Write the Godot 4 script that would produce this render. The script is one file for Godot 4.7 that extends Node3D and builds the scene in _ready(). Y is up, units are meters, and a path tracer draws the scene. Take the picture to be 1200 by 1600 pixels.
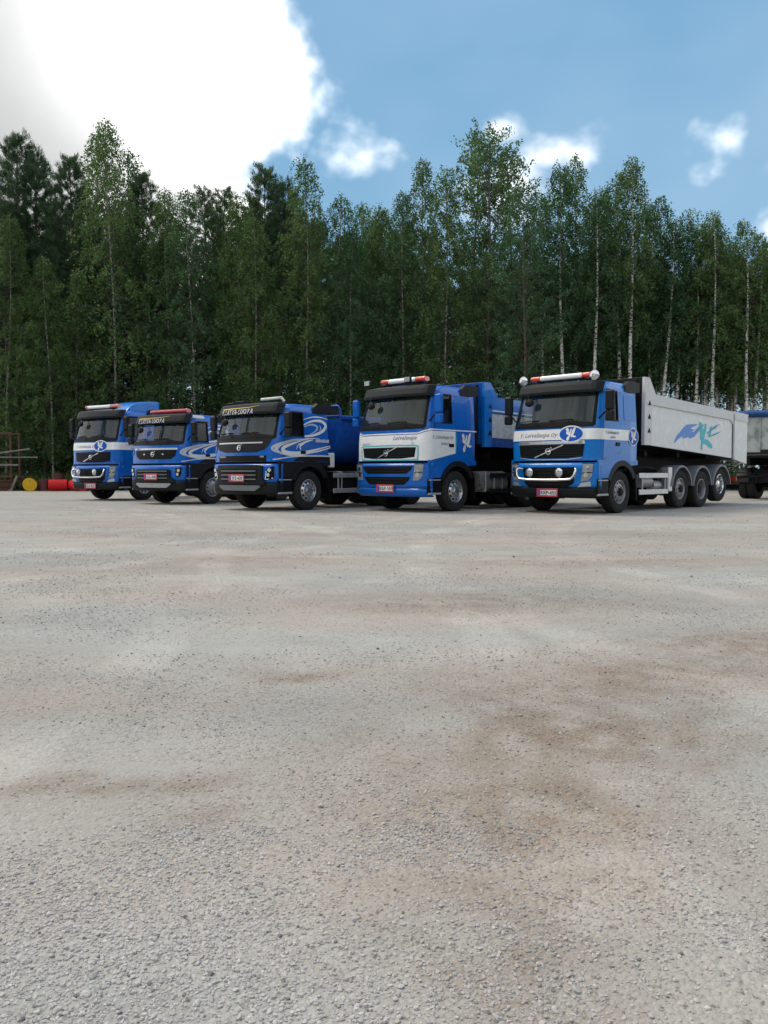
extends Node3D
# A gravel yard with five blue tipper trucks and a trailer parked in front of a birch and pine forest.

class Mb:
	var v := PackedVector3Array()
	var n := PackedVector3Array()
	var c := PackedColorArray()
	var t := PackedVector2Array()
	var col := Color(1, 1, 1)
	var use_c := false
	var use_t := false
	func tri(a: Vector3, b: Vector3, d: Vector3, na: Vector3, nb: Vector3, nd: Vector3, ta := Vector2.ZERO, tb := Vector2.ZERO, td := Vector2.ZERO) -> void:
		if (b - a).cross(d - a).dot(na + nb + nd) > 0.0:
			v.append_array([a, d, b]); n.append_array([na, nd, nb])
			if use_t: t.append_array([ta, td, tb])
		else:
			v.append_array([a, b, d]); n.append_array([na, nb, nd])
			if use_t: t.append_array([ta, tb, td])
		if use_c: c.append_array([col, col, col])
	func flat(a: Vector3, b: Vector3, d: Vector3) -> void:
		var m := (d - a).cross(b - a).normalized()
		tri(a, b, d, m, m, m)
	func quad(a: Vector3, b: Vector3, d: Vector3, e: Vector3) -> void:
		flat(a, b, d); flat(a, d, e)
	func quad_to(a: Vector3, b: Vector3, d: Vector3, e: Vector3, away: Vector3) -> void:
		var m := (d - a).cross(b - e).normalized()
		if m.dot(away) < 0.0: m = -m
		tri(a, b, d, m, m, m); tri(a, d, e, m, m, m)
	func mesh() -> ArrayMesh:
		var arr := []
		arr.resize(Mesh.ARRAY_MAX)
		arr[Mesh.ARRAY_VERTEX] = v
		arr[Mesh.ARRAY_NORMAL] = n
		if use_c: arr[Mesh.ARRAY_COLOR] = c
		if use_t: arr[Mesh.ARRAY_TEX_UV] = t
		var m := ArrayMesh.new()
		m.add_surface_from_arrays(Mesh.PRIMITIVE_TRIANGLES, arr)
		return m
	# a box with chamfered edges
	func box(at: Vector3, size: Vector3, bevel := 0.01, b := Basis()) -> void:
		var h := size * 0.5
		var k: float = minf(bevel, minf(h.x, minf(h.y, h.z)) * 0.49)
		for ax in 3:
			var u := (ax + 1) % 3
			var w := (ax + 2) % 3
			for s in [-1.0, 1.0]:
				var q := []
				for e in [[-1, -1], [1, -1], [1, 1], [-1, 1]]:
					var p := Vector3.ZERO
					p[ax] = s * h[ax]; p[u] = e[0] * (h[u] - k); p[w] = e[1] * (h[w] - k)
					q.append(at + b * p)
				var aw := Vector3.ZERO
				aw[ax] = s
				quad_to(q[0], q[1], q[2], q[3], b * aw)
			if k > 0.0005:
				for s1 in [-1.0, 1.0]:
					for s2 in [-1.0, 1.0]:
						var q2 := []
						for e2 in [[0, -1], [0, 1], [1, 1], [1, -1]]:
							var p2 := Vector3.ZERO
							p2[ax] = e2[1] * (h[ax] - k)
							p2[u] = s1 * (h[u] if e2[0] == 0 else h[u] - k)
							p2[w] = s2 * (h[w] - k if e2[0] == 0 else h[w])
							q2.append(at + b * p2)
						var aw2 := Vector3.ZERO
						aw2[u] = s1; aw2[w] = s2
						quad_to(q2[0], q2[1], q2[2], q2[3], b * aw2)
		if k > 0.0005:
			for sx in [-1.0, 1.0]:
				for sy in [-1.0, 1.0]:
					for sz in [-1.0, 1.0]:
						var a1: Vector3 = at + b * Vector3(sx * h.x, sy * (h.y - k), sz * (h.z - k))
						var a2: Vector3 = at + b * Vector3(sx * (h.x - k), sy * h.y, sz * (h.z - k))
						var a3: Vector3 = at + b * Vector3(sx * (h.x - k), sy * (h.y - k), sz * h.z)
						var m3: Vector3 = (b * Vector3(sx, sy, sz)).normalized()
						tri(a1, a2, a3, m3, m3, m3)
	# round bar through points; radius may taper from r to r1
	func tube(pts: Array, r: float, sides := 8, r1 := -1.0, caps := true) -> void:
		var e: float = r if r1 < 0.0 else r1
		var last: Array = []
		var lastn: Array = []
		var lastv := 0.0
		var up := Vector3(0.31, 0.93, 0.19)
		var len := 0.0
		for i in pts.size():
			var p: Vector3 = pts[i]
			var d: Vector3 = (pts[mini(i + 1, pts.size() - 1)] - pts[maxi(i - 1, 0)]).normalized()
			if absf(d.dot(up)) > 0.96: up = Vector3(0.9, 0.1, 0.42)
			var x := d.cross(up).normalized()
			var y := x.cross(d).normalized()
			up = y
			var rr: float = lerpf(r, e, float(i) / maxf(1, pts.size() - 1))
			if i > 0: len += p.distance_to(pts[i - 1])
			var ring := []
			var rn := []
			for s in sides + 1:
				var a := TAU * s / sides
				var o := x * cos(a) + y * sin(a)
				ring.append(p + o * rr)
				rn.append(o)
			if i > 0:
				for s in sides:
					var u0 := float(s) / sides
					var u1 := float(s + 1) / sides
					tri(last[s], last[s + 1], ring[s + 1], lastn[s], lastn[s + 1], rn[s + 1], Vector2(u0, lastv), Vector2(u1, lastv), Vector2(u1, len))
					tri(last[s], ring[s + 1], ring[s], lastn[s], rn[s + 1], rn[s], Vector2(u0, lastv), Vector2(u1, len), Vector2(u0, len))
			if caps and (i == 0 or i == pts.size() - 1):
				var m := d * (-1.0 if i == 0 else 1.0)
				for s in range(1, sides - 1):
					tri(ring[0], ring[s], ring[s + 1], m, m, m)
			last = ring; lastn = rn; lastv = len
	# profile of [radius, along-axis] turned about an axis; sharp between segments unless soft
	func lathe(prof: Array, at := Vector3.ZERO, b := Basis(), seg := 32, soft := false) -> void:
		var nn := []
		for i in prof.size() - 1:
			var d := Vector2(prof[i + 1][0] - prof[i][0], prof[i + 1][1] - prof[i][1]).normalized()
			nn.append(Vector2(d.y, -d.x))
		for i in prof.size() - 1:
			var n0: Vector2 = nn[i]
			var n1: Vector2 = nn[i]
			if soft:
				if i > 0: n0 = (nn[i - 1] + nn[i]).normalized()
				if i < nn.size() - 1: n1 = (nn[i + 1] + nn[i]).normalized()
			for s in seg:
				var a0 := TAU * s / seg
				var a1 := TAU * (s + 1) / seg
				var c0 := Vector3(0, cos(a0), sin(a0))
				var c1 := Vector3(0, cos(a1), sin(a1))
				var ax := Vector3(1, 0, 0)
				var p00: Vector3 = at + b * (c0 * prof[i][0] + ax * prof[i][1])
				var p01: Vector3 = at + b * (c1 * prof[i][0] + ax * prof[i][1])
				var p10: Vector3 = at + b * (c0 * prof[i + 1][0] + ax * prof[i + 1][1])
				var p11: Vector3 = at + b * (c1 * prof[i + 1][0] + ax * prof[i + 1][1])
				var m00: Vector3 = b * (c0 * n0.x + ax * n0.y)
				var m01: Vector3 = b * (c1 * n0.x + ax * n0.y)
				var m10: Vector3 = b * (c0 * n1.x + ax * n1.y)
				var m11: Vector3 = b * (c1 * n1.x + ax * n1.y)
				if prof[i][0] > 0.0001: tri(p00, p01, p11, m00, m01, m11)
				if prof[i + 1][0] > 0.0001: tri(p00, p11, p10, m00, m11, m10)
	# flat polygon (2-D points) pushed along the third axis of b by depth, its middle plane at the origin
	func prism(poly: PackedVector2Array, at: Vector3, b: Basis, depth: float) -> void:
		var idx := Geometry2D.triangulate_polygon(poly)
		var o := b.z * depth * 0.5
		for i in range(0, idx.size(), 3):
			for s in [-1.0, 1.0]:
				var q := []
				for k in 3:
					var p: Vector2 = poly[idx[i + k]]
					q.append(at + b.x * p.x + b.y * p.y + o * s)
				var m: Vector3 = b.z.normalized() * s
				tri(q[0], q[1], q[2], m, m, m)
		var cw := Geometry2D.is_polygon_clockwise(poly)
		for i in poly.size():
			var p: Vector2 = poly[i]
			var p2: Vector2 = poly[(i + 1) % poly.size()]
			var d := (p2 - p).normalized()
			var out := Vector2(-d.y, d.x) if cw else Vector2(d.y, -d.x)
			var a: Vector3 = at + b.x * p.x + b.y * p.y
			var e: Vector3 = at + b.x * p2.x + b.y * p2.y
			quad_to(a - o, e - o, e + o, a + o, b.x * out.x + b.y * out.y)
	# rows of points as one smooth sheet; cells listed in skip stay open
	func grid(rows: Array, away_from: Vector3, skip := {}, crease := false) -> void:
		var nr := rows.size()
		var nc: int = rows[0].size()
		var nm := []
		for i in nr:
			var line := []
			for j in nc:
				var du: Vector3 = rows[i][mini(j + 1, nc - 1)] - rows[i][maxi(j - 1, 0)]
				var dv: Vector3 = rows[mini(i + 1, nr - 1)][j] - rows[maxi(i - 1, 0)][j]
				var m := du.cross(dv).normalized()
				if m.dot(rows[i][j] - away_from) < 0.0: m = -m
				line.append(m)
			nm.append(line)
		for i in nr - 1:
			for j in nc - 1:
				if skip.has(i * 1000 + j): continue
				if crease:
					quad_to(rows[i][j], rows[i][j + 1], rows[i + 1][j + 1], rows[i + 1][j], rows[i][j] - away_from)
				else:
					tri(rows[i][j], rows[i][j + 1], rows[i + 1][j + 1], nm[i][j], nm[i][j + 1], nm[i + 1][j + 1])
					tri(rows[i][j], rows[i + 1][j + 1], rows[i + 1][j], nm[i][j], nm[i + 1][j + 1], nm[i + 1][j])

var M := {}
var rng := RandomNumberGenerator.new()
var counts := {}
const SIDE := Basis(Vector3(0, 0, 1), Vector3(0, 1, 0), Vector3(1, 0, 0))  # polygon x -> z, polygon y -> y, depth -> x

func obj(called: String, mb: Mb, mat: Material, parent: Node) -> MeshInstance3D:
	return inst(called, mb.mesh(), mat, parent)

func inst(called: String, mesh: Mesh, mat: Material, parent: Node) -> MeshInstance3D:
	var o := MeshInstance3D.new()
	o.name = called
	o.mesh = mesh
	o.material_override = mat
	parent.add_child(o, true)
	return o

func numbered(called: String) -> String:
	var k: int = counts.get(called, 0)
	counts[called] = k + 1
	return called if k == 0 else "%s_%03d" % [called, k]

func tag(o: Node, label: String, category: String, group := "") -> void:
	o.set_meta("label", label)
	o.set_meta("category", category)
	if group: o.set_meta("group", group)

func thing(called: String, label: String, category: String, at := Vector3.ZERO, turn := 0.0, group := "") -> Node3D:
	var o := Node3D.new()
	o.name = numbered(called)
	add_child(o)
	o.position = at
	o.rotation.y = turn
	tag(o, label, category, group)
	return o

func setting(called: String, mb: Mb, mat: Material, kind := "structure") -> MeshInstance3D:
	var o := obj(numbered(called), mb, mat, self)
	o.set_meta("kind", kind)
	return o

func lin(r: float, g: float, b: float) -> Color:
	return Color(r, g, b).linear_to_srgb()

func mat(called: String, c: Color, rough := 0.7, metal := 0.0, coat := 0.0) -> StandardMaterial3D:
	var m := StandardMaterial3D.new()
	m.resource_name = called
	m.albedo_color = c
	m.roughness = rough
	m.metallic = metal
	if coat > 0.0:
		m.clearcoat_enabled = true
		m.clearcoat = coat
		m.clearcoat_roughness = 0.06
	M[called] = m
	return m

func noise_tex(freq: float, size: int, ramp: Array, type := FastNoiseLite.TYPE_SIMPLEX_SMOOTH, seed_ := 1, octaves := 5, as_normal := 0.0, cell_return := -1) -> NoiseTexture2D:
	var f := FastNoiseLite.new()
	f.noise_type = type
	f.frequency = freq
	f.seed = seed_
	f.fractal_octaves = octaves
	if type == FastNoiseLite.TYPE_CELLULAR:
		f.cellular_return_type = (cell_return if cell_return >= 0 else FastNoiseLite.RETURN_DISTANCE) as FastNoiseLite.CellularReturnType
	var t := NoiseTexture2D.new()
	t.width = size
	t.height = size
	t.seamless = true
	t.noise = f
	if as_normal > 0.0:
		t.as_normal_map = true
		t.bump_strength = as_normal
	elif ramp:
		var g := Gradient.new()
		var offs := PackedFloat32Array()
		var cols := PackedColorArray()
		for r in ramp:
			offs.append(r[0])
			cols.append(r[1])
		g.offsets = offs
		g.colors = cols
		t.color_ramp = g
	return t

func worn(m: StandardMaterial3D, lo: float, scale: float, seed_: int, freq := 0.02) -> StandardMaterial3D:
	# dust and grime: an uneven film of lighter and darker patches
	m.albedo_texture = noise_tex(freq, 512, [[0.0, Color(lo, lo, lo)], [0.5, Color(0.93, 0.93, 0.93)], [1.0, Color(1, 1, 1)]], FastNoiseLite.TYPE_SIMPLEX_SMOOTH, seed_, 6)
	m.uv1_triplanar = true
	m.uv1_scale = Vector3.ONE * scale
	return m

func _ready() -> void:
	rng.seed = 7
	make_camera()
	make_sky()
	make_materials()
	make_ground()
	make_trucks()
	make_trailer()
	make_yard_things()
	make_forest()

func make_camera() -> void:
	var cam := Camera3D.new()
	cam.name = "camera"
	cam.fov = 65.0
	cam.near = 0.05
	cam.far = 2000.0
	add_child(cam)
	cam.position = Vector3(0, 1.03, 0)
	cam.rotation_degrees = Vector3(-2.87, 0, 0)
	cam.current = true

func make_sky() -> void:
	var e := Environment.new()
	e.background_mode = Environment.BG_SKY
	e.tonemap_mode = Environment.TONE_MAPPER_LINEAR
	e.tonemap_exposure = 2.55
	e.sdfgi_enabled = true
	e.ssao_enabled = true
	e.ssil_enabled = true
	var sm := PanoramaSkyMaterial.new()
	sm.panorama = ImageTexture.create_from_image(sky_image())
	var sky := Sky.new()
	sky.sky_material = sm
	e.sky = sky
	e.background_energy_multiplier = 1.0
	var we := WorldEnvironment.new()
	we.name = "environment"
	we.environment = e
	add_child(we)
	# the sun stands high over the forest on the left, behind thin cloud
	var sun := DirectionalLight3D.new()
	sun.name = "sun"
	sun.light_energy = 0.26
	sun.light_angular_distance = 20.0
	sun.light_color = Color(1.0, 0.95, 0.88)
	sun.shadow_enabled = true
	add_child(sun)
	sun.look_at_from_position(Vector3(-0.72, 1.3, -0.42), Vector3.ZERO, Vector3.UP)

var n_big := FastNoiseLite.new()
var n_fine := FastNoiseLite.new()
# cumulus in view: azimuth and height of the middle in degrees, half width, half height, weight, how grey its belly is
const CLOUDS := [[-16.2, 26.0, 10.2, 9.0, 1.0, 0.0], [-16.0, 17.0, 8.2, 7.0, 1.0, 1.0], [-15.6, 36.0, 9.0, 8.0, 1.0, 0.0], [-25.0, 22.5, 12.0, 13.0, 1.2, 1.15], [-42.0, 24.0, 16.0, 16.0, 1.0, 0.8], [-7.9, 27.4, 2.6, 2.0, 0.9, 0.0], [-4.2, 33.8, 2.0, 0.9, 0.55, 0.0], [-1.4, 21.0, 2.3, 1.4, 0.74, 0.1],
	[8.2, 22.0, 2.8, 1.7, 0.92, 0.2], [11.2, 20.8, 3.0, 1.9, 0.92, 0.3], [9.8, 18.8, 3.4, 2.4, 0.9, 0.5], [14.2, 18.6, 1.2, 0.8, 0.55, 0.0], [21.6, 20.8, 3.0, 1.4, 0.50, 0.0], [22.8, 18.5, 3.0, 0.9, 0.58, 0.0], [25.6, 14.5, 2.0, 1.8, 0.75, 0.0], [-0.5, 27.3, 1.7, 0.5, 0.5, 0.0], [38.0, 27.0, 8.0, 5.0, 0.9, 0.3]]

func sky_at(d: Vector3) -> Color:
	var el := rad_to_deg(asin(clampf(d.y, -1, 1)))
	var az := rad_to_deg(atan2(d.x, -d.z))
	var h := clampf(el / 60.0, 0.0, 1.0)
	var blue := Color(0.145, 0.242, 0.315).lerp(Color(0.036, 0.114, 0.228), pow(h, 0.72))
	# thin veil
	var q := d / maxf(d.y + 0.18, 0.12)
	var veil := clampf(n_big.get_noise_3d(d.x * 130.0, d.y * 260.0, d.z * 130.0) * 0.5 + 0.1, 0.0, 1.0)
	var c := blue.lerp(Color(0.45, 0.48, 0.51), veil * 0.22)
	# cumulus: in view the clouds of the photograph, elsewhere the same kind of broken cloud
	var m := -1.0
	var thick := 0.0
	for b in CLOUDS:
		var da := wrapf(az - b[0], -180.0, 180.0) * cos(deg_to_rad(el))
		var r: float = sqrt(pow(da / b[2], 2.0) + pow((el - b[1]) / b[3], 2.0))
		var own: float = (1.0 - r) * minf(b[3], 9.0) * 0.20 * b[4] + (b[4] - 1.0) * 0.40
		m = maxf(m, own)
		thick = maxf(thick, own * b[5])
	var broken := n_big.get_noise_3d(q.x * 26.0, q.y * 26.0, q.z * 26.0 + 40.0) * 1.2 + 0.24 + 0.34 * (1.0 - smoothstep(2.0, 40.0, el))
	var away := smoothstep(34.0, 62.0, maxf(absf(az), el * 0.95))
	m = maxf(m, lerpf(-1.0, broken, away))
	thick = maxf(thick, lerpf(0.0, broken * 0.8, away))
	var f1 := n_fine.get_noise_3d(d.x * 300.0, d.y * 360.0, d.z * 300.0)
	var f2 := n_fine.get_noise_3d(d.x * 1000.0, d.y * 1200.0, d.z * 1000.0 + 99.0)
	var s := m + f1 * 0.40 + f2 * 0.24
	var a := smoothstep(-0.10, 0.50, s)
	if a > 0.0:
		# thick bellies are grey, thin edges and the part before the sun are bright
		var belly := clampf(smoothstep(0.10, 1.30, thick + f1 * 0.55 + f2 * 0.25), 0.0, 1.0)
		var sun_d := Vector3(-0.21, 0.46, -0.86).normalized()
		var glow := pow(clampf(d.dot(sun_d), 0.0, 1.0), 160.0)
		var lum := lerpf(0.86 + f1 * 0.50 + f2 * 0.30, 0.27 + f1 * 0.06, belly) + glow * 0.8
		var cc := Color(lum, lum * 0.995, lum * 0.985)
		c = c.lerp(cc, a * 0.96)
	return c

func sky_image() -> Image:
	n_big.noise_type = FastNoiseLite.TYPE_SIMPLEX_SMOOTH
	n_big.seed = 11
	n_big.frequency = 0.016
	n_big.fractal_octaves = 4
	n_fine.noise_type = FastNoiseLite.TYPE_SIMPLEX_SMOOTH
	n_fine.seed = 5
	n_fine.frequency = 0.016
	n_fine.fractal_octaves = 5
	var w := 4096
	var h := 2048
	# the whole sky at a quarter of the detail, then the part in view at full detail
	var im := Image.create(w / 4, h / 4, false, Image.FORMAT_RGBF)
	im.fill(Color(0.30, 0.29, 0.27))
	for y in h / 8 + 2:
		for x in w / 4:
			im.set_pixel(x, y, sky_at(sky_dir((x + 0.5) / (w / 4), (y + 0.5) / (h / 4))))
	im.resize(w, h, Image.INTERPOLATE_CUBIC)
	for y in range(int(h * 0.27), h / 2 + 4):
		for k in range(-int(w * 0.09), int(w * 0.09)):
			var x := posmod(k, w)
			im.set_pixel(x, y, sky_at(sky_dir((x + 0.5) / w, (y + 0.5) / h)))
	return im

func sky_dir(u: float, v: float) -> Vector3:
	var a := u * TAU
	var e := (0.5 - v) * PI
	return Vector3(sin(a) * cos(e), sin(e), -cos(a) * cos(e))

# ---------------------------------------------------------------- materials
func make_materials() -> void:
	worn(mat("blue", lin(0.003, 0.180, 0.58), 0.32, 0.0, 0.35), 0.90, 0.6, 21)
	worn(mat("blue_deep", lin(0.003, 0.125, 0.52), 0.32, 0.0, 0.35), 0.90, 0.6, 22)
	worn(mat("blue_body", lin(0.003, 0.075, 0.36), 0.5, 0.0, 0.15), 0.78, 0.5, 23)
	worn(mat("white", lin(0.82, 0.82, 0.81), 0.4, 0.0, 0.3), 0.94, 0.6, 24)
	worn(mat("body_grey", lin(0.76, 0.76, 0.745), 0.5), 0.965, 0.4, 25, 0.012)
	worn(mat("body_rail", lin(0.64, 0.64, 0.635), 0.5), 0.95, 0.5, 26)
	worn(mat("plank_white", lin(0.70, 0.68, 0.62), 0.6), 0.80, 0.5, 27, 0.02)
	worn(mat("plastic", lin(0.014, 0.015, 0.017), 0.5), 0.75, 0.9, 28)
	worn(mat("plastic_dark", lin(0.005, 0.005, 0.006), 0.55), 0.75, 0.9, 29)
	worn(mat("chassis", lin(0.010, 0.010, 0.011), 0.7), 0.6, 0.8, 30)
	worn(mat("rubber", lin(0.032, 0.031, 0.030), 0.85), 0.75, 1.2, 31)
	worn(mat("aluminium", lin(0.62, 0.62, 0.63), 0.42, 0.7), 0.88, 0.9, 32)
	worn(mat("galvanised", lin(0.42, 0.43, 0.44), 0.5, 0.35), 0.86, 0.7, 33)
	mat("chrome", lin(0.58, 0.58, 0.59), 0.16, 1.0)
	worn(mat("steel_rim", lin(0.36, 0.36, 0.37), 0.45, 0.5), 0.8, 1.5, 34)
	worn(mat("alloy", lin(0.66, 0.66, 0.67), 0.25, 0.9), 0.9, 1.5, 35)
	worn(mat("fender_grey", lin(0.17, 0.18, 0.19), 0.6), 0.85, 0.8, 36)
	mat("red_lens", lin(0.62, 0.055, 0.022), 0.2, 0.0, 0.8)
	mat("red_dark", lin(0.40, 0.012, 0.025), 0.25, 0.0, 0.8)
	mat("orange_lens", lin(0.60, 0.10, 0.03), 0.2, 0.0, 0.8)
	mat("lamp_white", lin(0.78, 0.77, 0.74), 0.25, 0.0, 0.5)
	mat("lamp_glass", lin(0.50, 0.52, 0.54), 0.15, 0.75, 0.8)
	mat("black_print", lin(0.03, 0.03, 0.035), 0.5)
	mat("grey_print", lin(0.42, 0.44, 0.48), 0.5)
	mat("script_print", lin(0.22, 0.225, 0.24), 0.5)
	mat("teal_print", lin(0.05, 0.46, 0.52), 0.45)
	mat("splash_blue", lin(0.035, 0.19, 0.56), 0.45)
	mat("teal_blue", lin(0.05, 0.26, 0.48), 0.45)
	mat("print_blue", lin(0.008, 0.085, 0.40), 0.45)
	mat("plate_red", lin(0.48, 0.03, 0.06), 0.5)
	mat("interior", lin(0.07, 0.073, 0.072), 0.95)
	mat("seat_cloth", lin(0.07, 0.08, 0.10), 0.95)
	mat("gold", lin(0.60, 0.38, 0.08), 0.4)
	worn(mat("rust", lin(0.12, 0.058, 0.036), 0.9), 0.4, 1.2, 37)
	worn(mat("grey_steel", lin(0.22, 0.205, 0.19), 0.75, 0.2), 0.5, 1.2, 38)
	worn(mat("barrel_red", lin(0.66, 0.016, 0.022), 0.5), 0.55, 1.1, 39, 0.03)
	worn(mat("barrel_maroon", lin(0.10, 0.016, 0.018), 0.6), 0.55, 1.1, 40, 0.03)
	worn(mat("barrel_yellow", lin(0.74, 0.42, 0.02), 0.5), 0.7, 1.1, 41, 0.03)
	worn(mat("trailer_grey", lin(0.36, 0.39, 0.38), 0.5, 0.15), 0.6, 0.35, 42, 0.01)
	worn(mat("tarp_blue", lin(0.02, 0.07, 0.22), 0.6), 0.7, 0.7, 43)
	for k in ["plastic", "plastic_dark", "chassis", "rubber", "interior"]: M[k].metallic_specular = 0.28
	for k in ["blue", "blue_deep", "blue_body", "print_blue", "teal_print", "teal_blue", "barrel_red", "barrel_yellow", "tarp_blue"]: M[k].metallic_specular = 0.3
	var g := mat("glass", Color(0.30, 0.38, 0.36, 0.16), 0.02)
	g.metallic_specular = 0.4
	g.transparency = BaseMaterial3D.TRANSPARENCY_ALPHA
	var g2 := mat("glass_dark", Color(0.05, 0.06, 0.06, 0.42), 0.02)
	g2.metallic_specular = 0.4
	g2.transparency = BaseMaterial3D.TRANSPARENCY_ALPHA

# ---------------------------------------------------------------- curved cab faces
func tab(t: Array, y: float) -> float:
	if y <= t[0][0]: return t[0][1]
	for i in t.size() - 1:
		if y <= t[i + 1][0]:
			return lerpf(t[i][1], t[i + 1][1], (y - t[i][0]) / (t[i + 1][0] - t[i][0]))
	return t[t.size() - 1][1]

# a point on the cab: face 0 is the front (a = x), 1 and -1 the sides (a = z)
func surf(P: Dictionary, face: int, a: float, y: float) -> Vector3:
	var w := tab(P.W, y)
	var f := tab(P.F, y)
	var r: float = P.r
	if face == 0:
		var xs := w - r
		var ax := absf(a)
		if ax <= xs: return Vector3(a, y, f - P.bow * pow(ax / xs, 2.0))
		var dx := minf(ax - xs, r)
		return Vector3(signf(a) * (xs + dx), y, f - P.bow - r + sqrt(maxf(0.0, r * r - dx * dx)))
	var zc: float = f - P.bow - r
	if a <= zc: return Vector3(face * w, y, a)
	var dz := minf(a - zc, r)
	return Vector3(face * (w - r + sqrt(maxf(0.0, r * r - dz * dz))), y, zc + dz)

func surf_n(P: Dictionary, face: int, a: float, y: float) -> Vector3:
	var e := 0.004
	var m := (surf(P, face, a + e, y) - surf(P, face, a - e, y)).cross(surf(P, face, a, y + e) - surf(P, face, a, y - e)).normalized()
	if (m.z if face == 0 else m.x * face) < 0.0: m = -m
	return m

func on(P: Dictionary, face: int, p: Vector2, off: float) -> Vector3:
	return surf(P, face, p.x, p.y) + surf_n(P, face, p.x, p.y) * off

# a polygon laid on the cab with an edge of its own
func decal(mb: Mb, P: Dictionary, face: int, poly: PackedVector2Array, off: float, thick: float) -> void:
	var lo := poly[0].x
	var hi := poly[0].x
	var lo_y := poly[0].y
	var hi_y := poly[0].y
	for p in poly:
		lo = minf(lo, p.x); hi = maxf(hi, p.x); lo_y = minf(lo_y, p.y); hi_y = maxf(hi_y, p.y)
	var nx := maxi(1, int(ceil((hi - lo) / (0.05 if face == 0 else 0.10))))
	var ny := maxi(1, int(ceil((hi_y - lo_y) / 0.25)))
	for i in nx:
		for j in ny:
			var x0 := lerpf(lo, hi, float(i) / nx)
			var x1 := lerpf(lo, hi, float(i + 1) / nx)
			var y0 := lerpf(lo_y, hi_y, float(j) / ny)
			var y1 := lerpf(lo_y, hi_y, float(j + 1) / ny)
			for piece in Geometry2D.intersect_polygons(poly, PackedVector2Array([Vector2(x0, y0), Vector2(x1, y0), Vector2(x1, y1), Vector2(x0, y1)])):
				var idx := Geometry2D.triangulate_polygon(piece)
				for k in range(0, idx.size(), 3):
					var a: Vector2 = piece[idx[k]]
					var b: Vector2 = piece[idx[k + 1]]
					var c: Vector2 = piece[idx[k + 2]]
					mb.tri(on(P, face, a, off), on(P, face, b, off), on(P, face, c, off), surf_n(P, face, a.x, a.y), surf_n(P, face, b.x, b.y), surf_n(P, face, c.x, c.y))
	for i in poly.size():
		var p0: Vector2 = poly[i]
		var p1: Vector2 = poly[(i + 1) % poly.size()]
		var k := maxi(1, int(ceil(p0.distance_to(p1) / 0.15)))
		for s in k:
			var q0 := p0.lerp(p1, float(s) / k)
			var q1 := p0.lerp(p1, float(s + 1) / k)
			mb.quad(on(P, face, q0, off), on(P, face, q1, off), on(P, face, q1, off - thick), on(P, face, q0, off - thick))

func rect(x0: float, y0: float, x1: float, y1: float) -> PackedVector2Array:
	return PackedVector2Array([Vector2(x0, y0), Vector2(x1, y0), Vector2(x1, y1), Vector2(x0, y1)])

func oval(x: float, y: float, rx: float, ry: float, k := 28) -> PackedVector2Array:
	var p := PackedVector2Array()
	for i in k: p.append(Vector2(x + rx * cos(TAU * i / k), y + ry * sin(TAU * i / k)))
	return p

func smooth(pts: Array, k := 8) -> Array:
	var out := []
	for i in pts.size() - 1:
		var p0: Vector2 = pts[maxi(i - 1, 0)]
		var p1: Vector2 = pts[i]
		var p2: Vector2 = pts[i + 1]
		var p3: Vector2 = pts[mini(i + 2, pts.size() - 1)]
		for s in k: out.append(p1.cubic_interpolate(p2, p0, p3, float(s) / k))
	out.append(pts[pts.size() - 1])
	return out

# a painted band of varying width along a line on the cab
func ribbon(mb: Mb, P: Dictionary, face: int, pts: Array, w0: float, w1: float, w2: float, off: float) -> void:
	var n := pts.size()
	var la := Vector2.ZERO
	var lb := Vector2.ZERO
	for i in n:
		var d: Vector2 = (pts[mini(i + 1, n - 1)] - pts[maxi(i - 1, 0)]).normalized()
		var t := float(i) / (n - 1)
		var w := (lerpf(w0, w1, t * 2.0) if t < 0.5 else lerpf(w1, w2, t * 2.0 - 1.0)) * 0.5
		var a: Vector2 = pts[i] + Vector2(-d.y, d.x) * w
		var b: Vector2 = pts[i] - Vector2(-d.y, d.x) * w
		if i > 0:
			var nn := surf_n(P, face, pts[i].x, pts[i].y)
			mb.tri(on(P, face, la, off), on(P, face, lb, off), on(P, face, b, off), nn, nn, nn)
			mb.tri(on(P, face, la, off), on(P, face, b, off), on(P, face, a, off), nn, nn, nn)
		la = a; lb = b

func lettering(called: String, words: String, P: Dictionary, face: int, a0: float, y0: float, high: float, off: float, m: Material, parent: Node, shear := 0.0, serif := false, wide := 1.0) -> MeshInstance3D:
	var f := SystemFont.new()
	f.font_names = PackedStringArray(["Droid Serif" if serif else "Droid Sans"])
	f.font_weight = 700
	var t := TextMesh.new()
	t.font = f
	t.text = words
	t.font_size = 64
	t.pixel_size = high / (0.72 * 64.0)
	t.depth = 0.003
	t.curve_step = 4.0
	var mb := Mb.new()
	var way := -1.0 if face == 1 else 1.0
	for s in t.get_surface_count():
		var arr := t.surface_get_arrays(s)
		var v: PackedVector3Array = arr[Mesh.ARRAY_VERTEX]
		var idx: PackedInt32Array = arr[Mesh.ARRAY_INDEX] if arr[Mesh.ARRAY_INDEX] != null else PackedInt32Array(range(v.size()))
		for k in range(0, idx.size(), 3):
			var q := []
			for j in 3:
				var p: Vector3 = v[idx[k + j]]
				q.append(on(P, face, Vector2(a0 + (p.x * wide + p.y * shear) * way, y0 + p.y), off + p.z))
			var nn := surf_n(P, face, a0, y0)
			mb.tri(q[0], q[1], q[2], nn, nn, nn)
	return obj(called, mb, m, parent)

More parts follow.
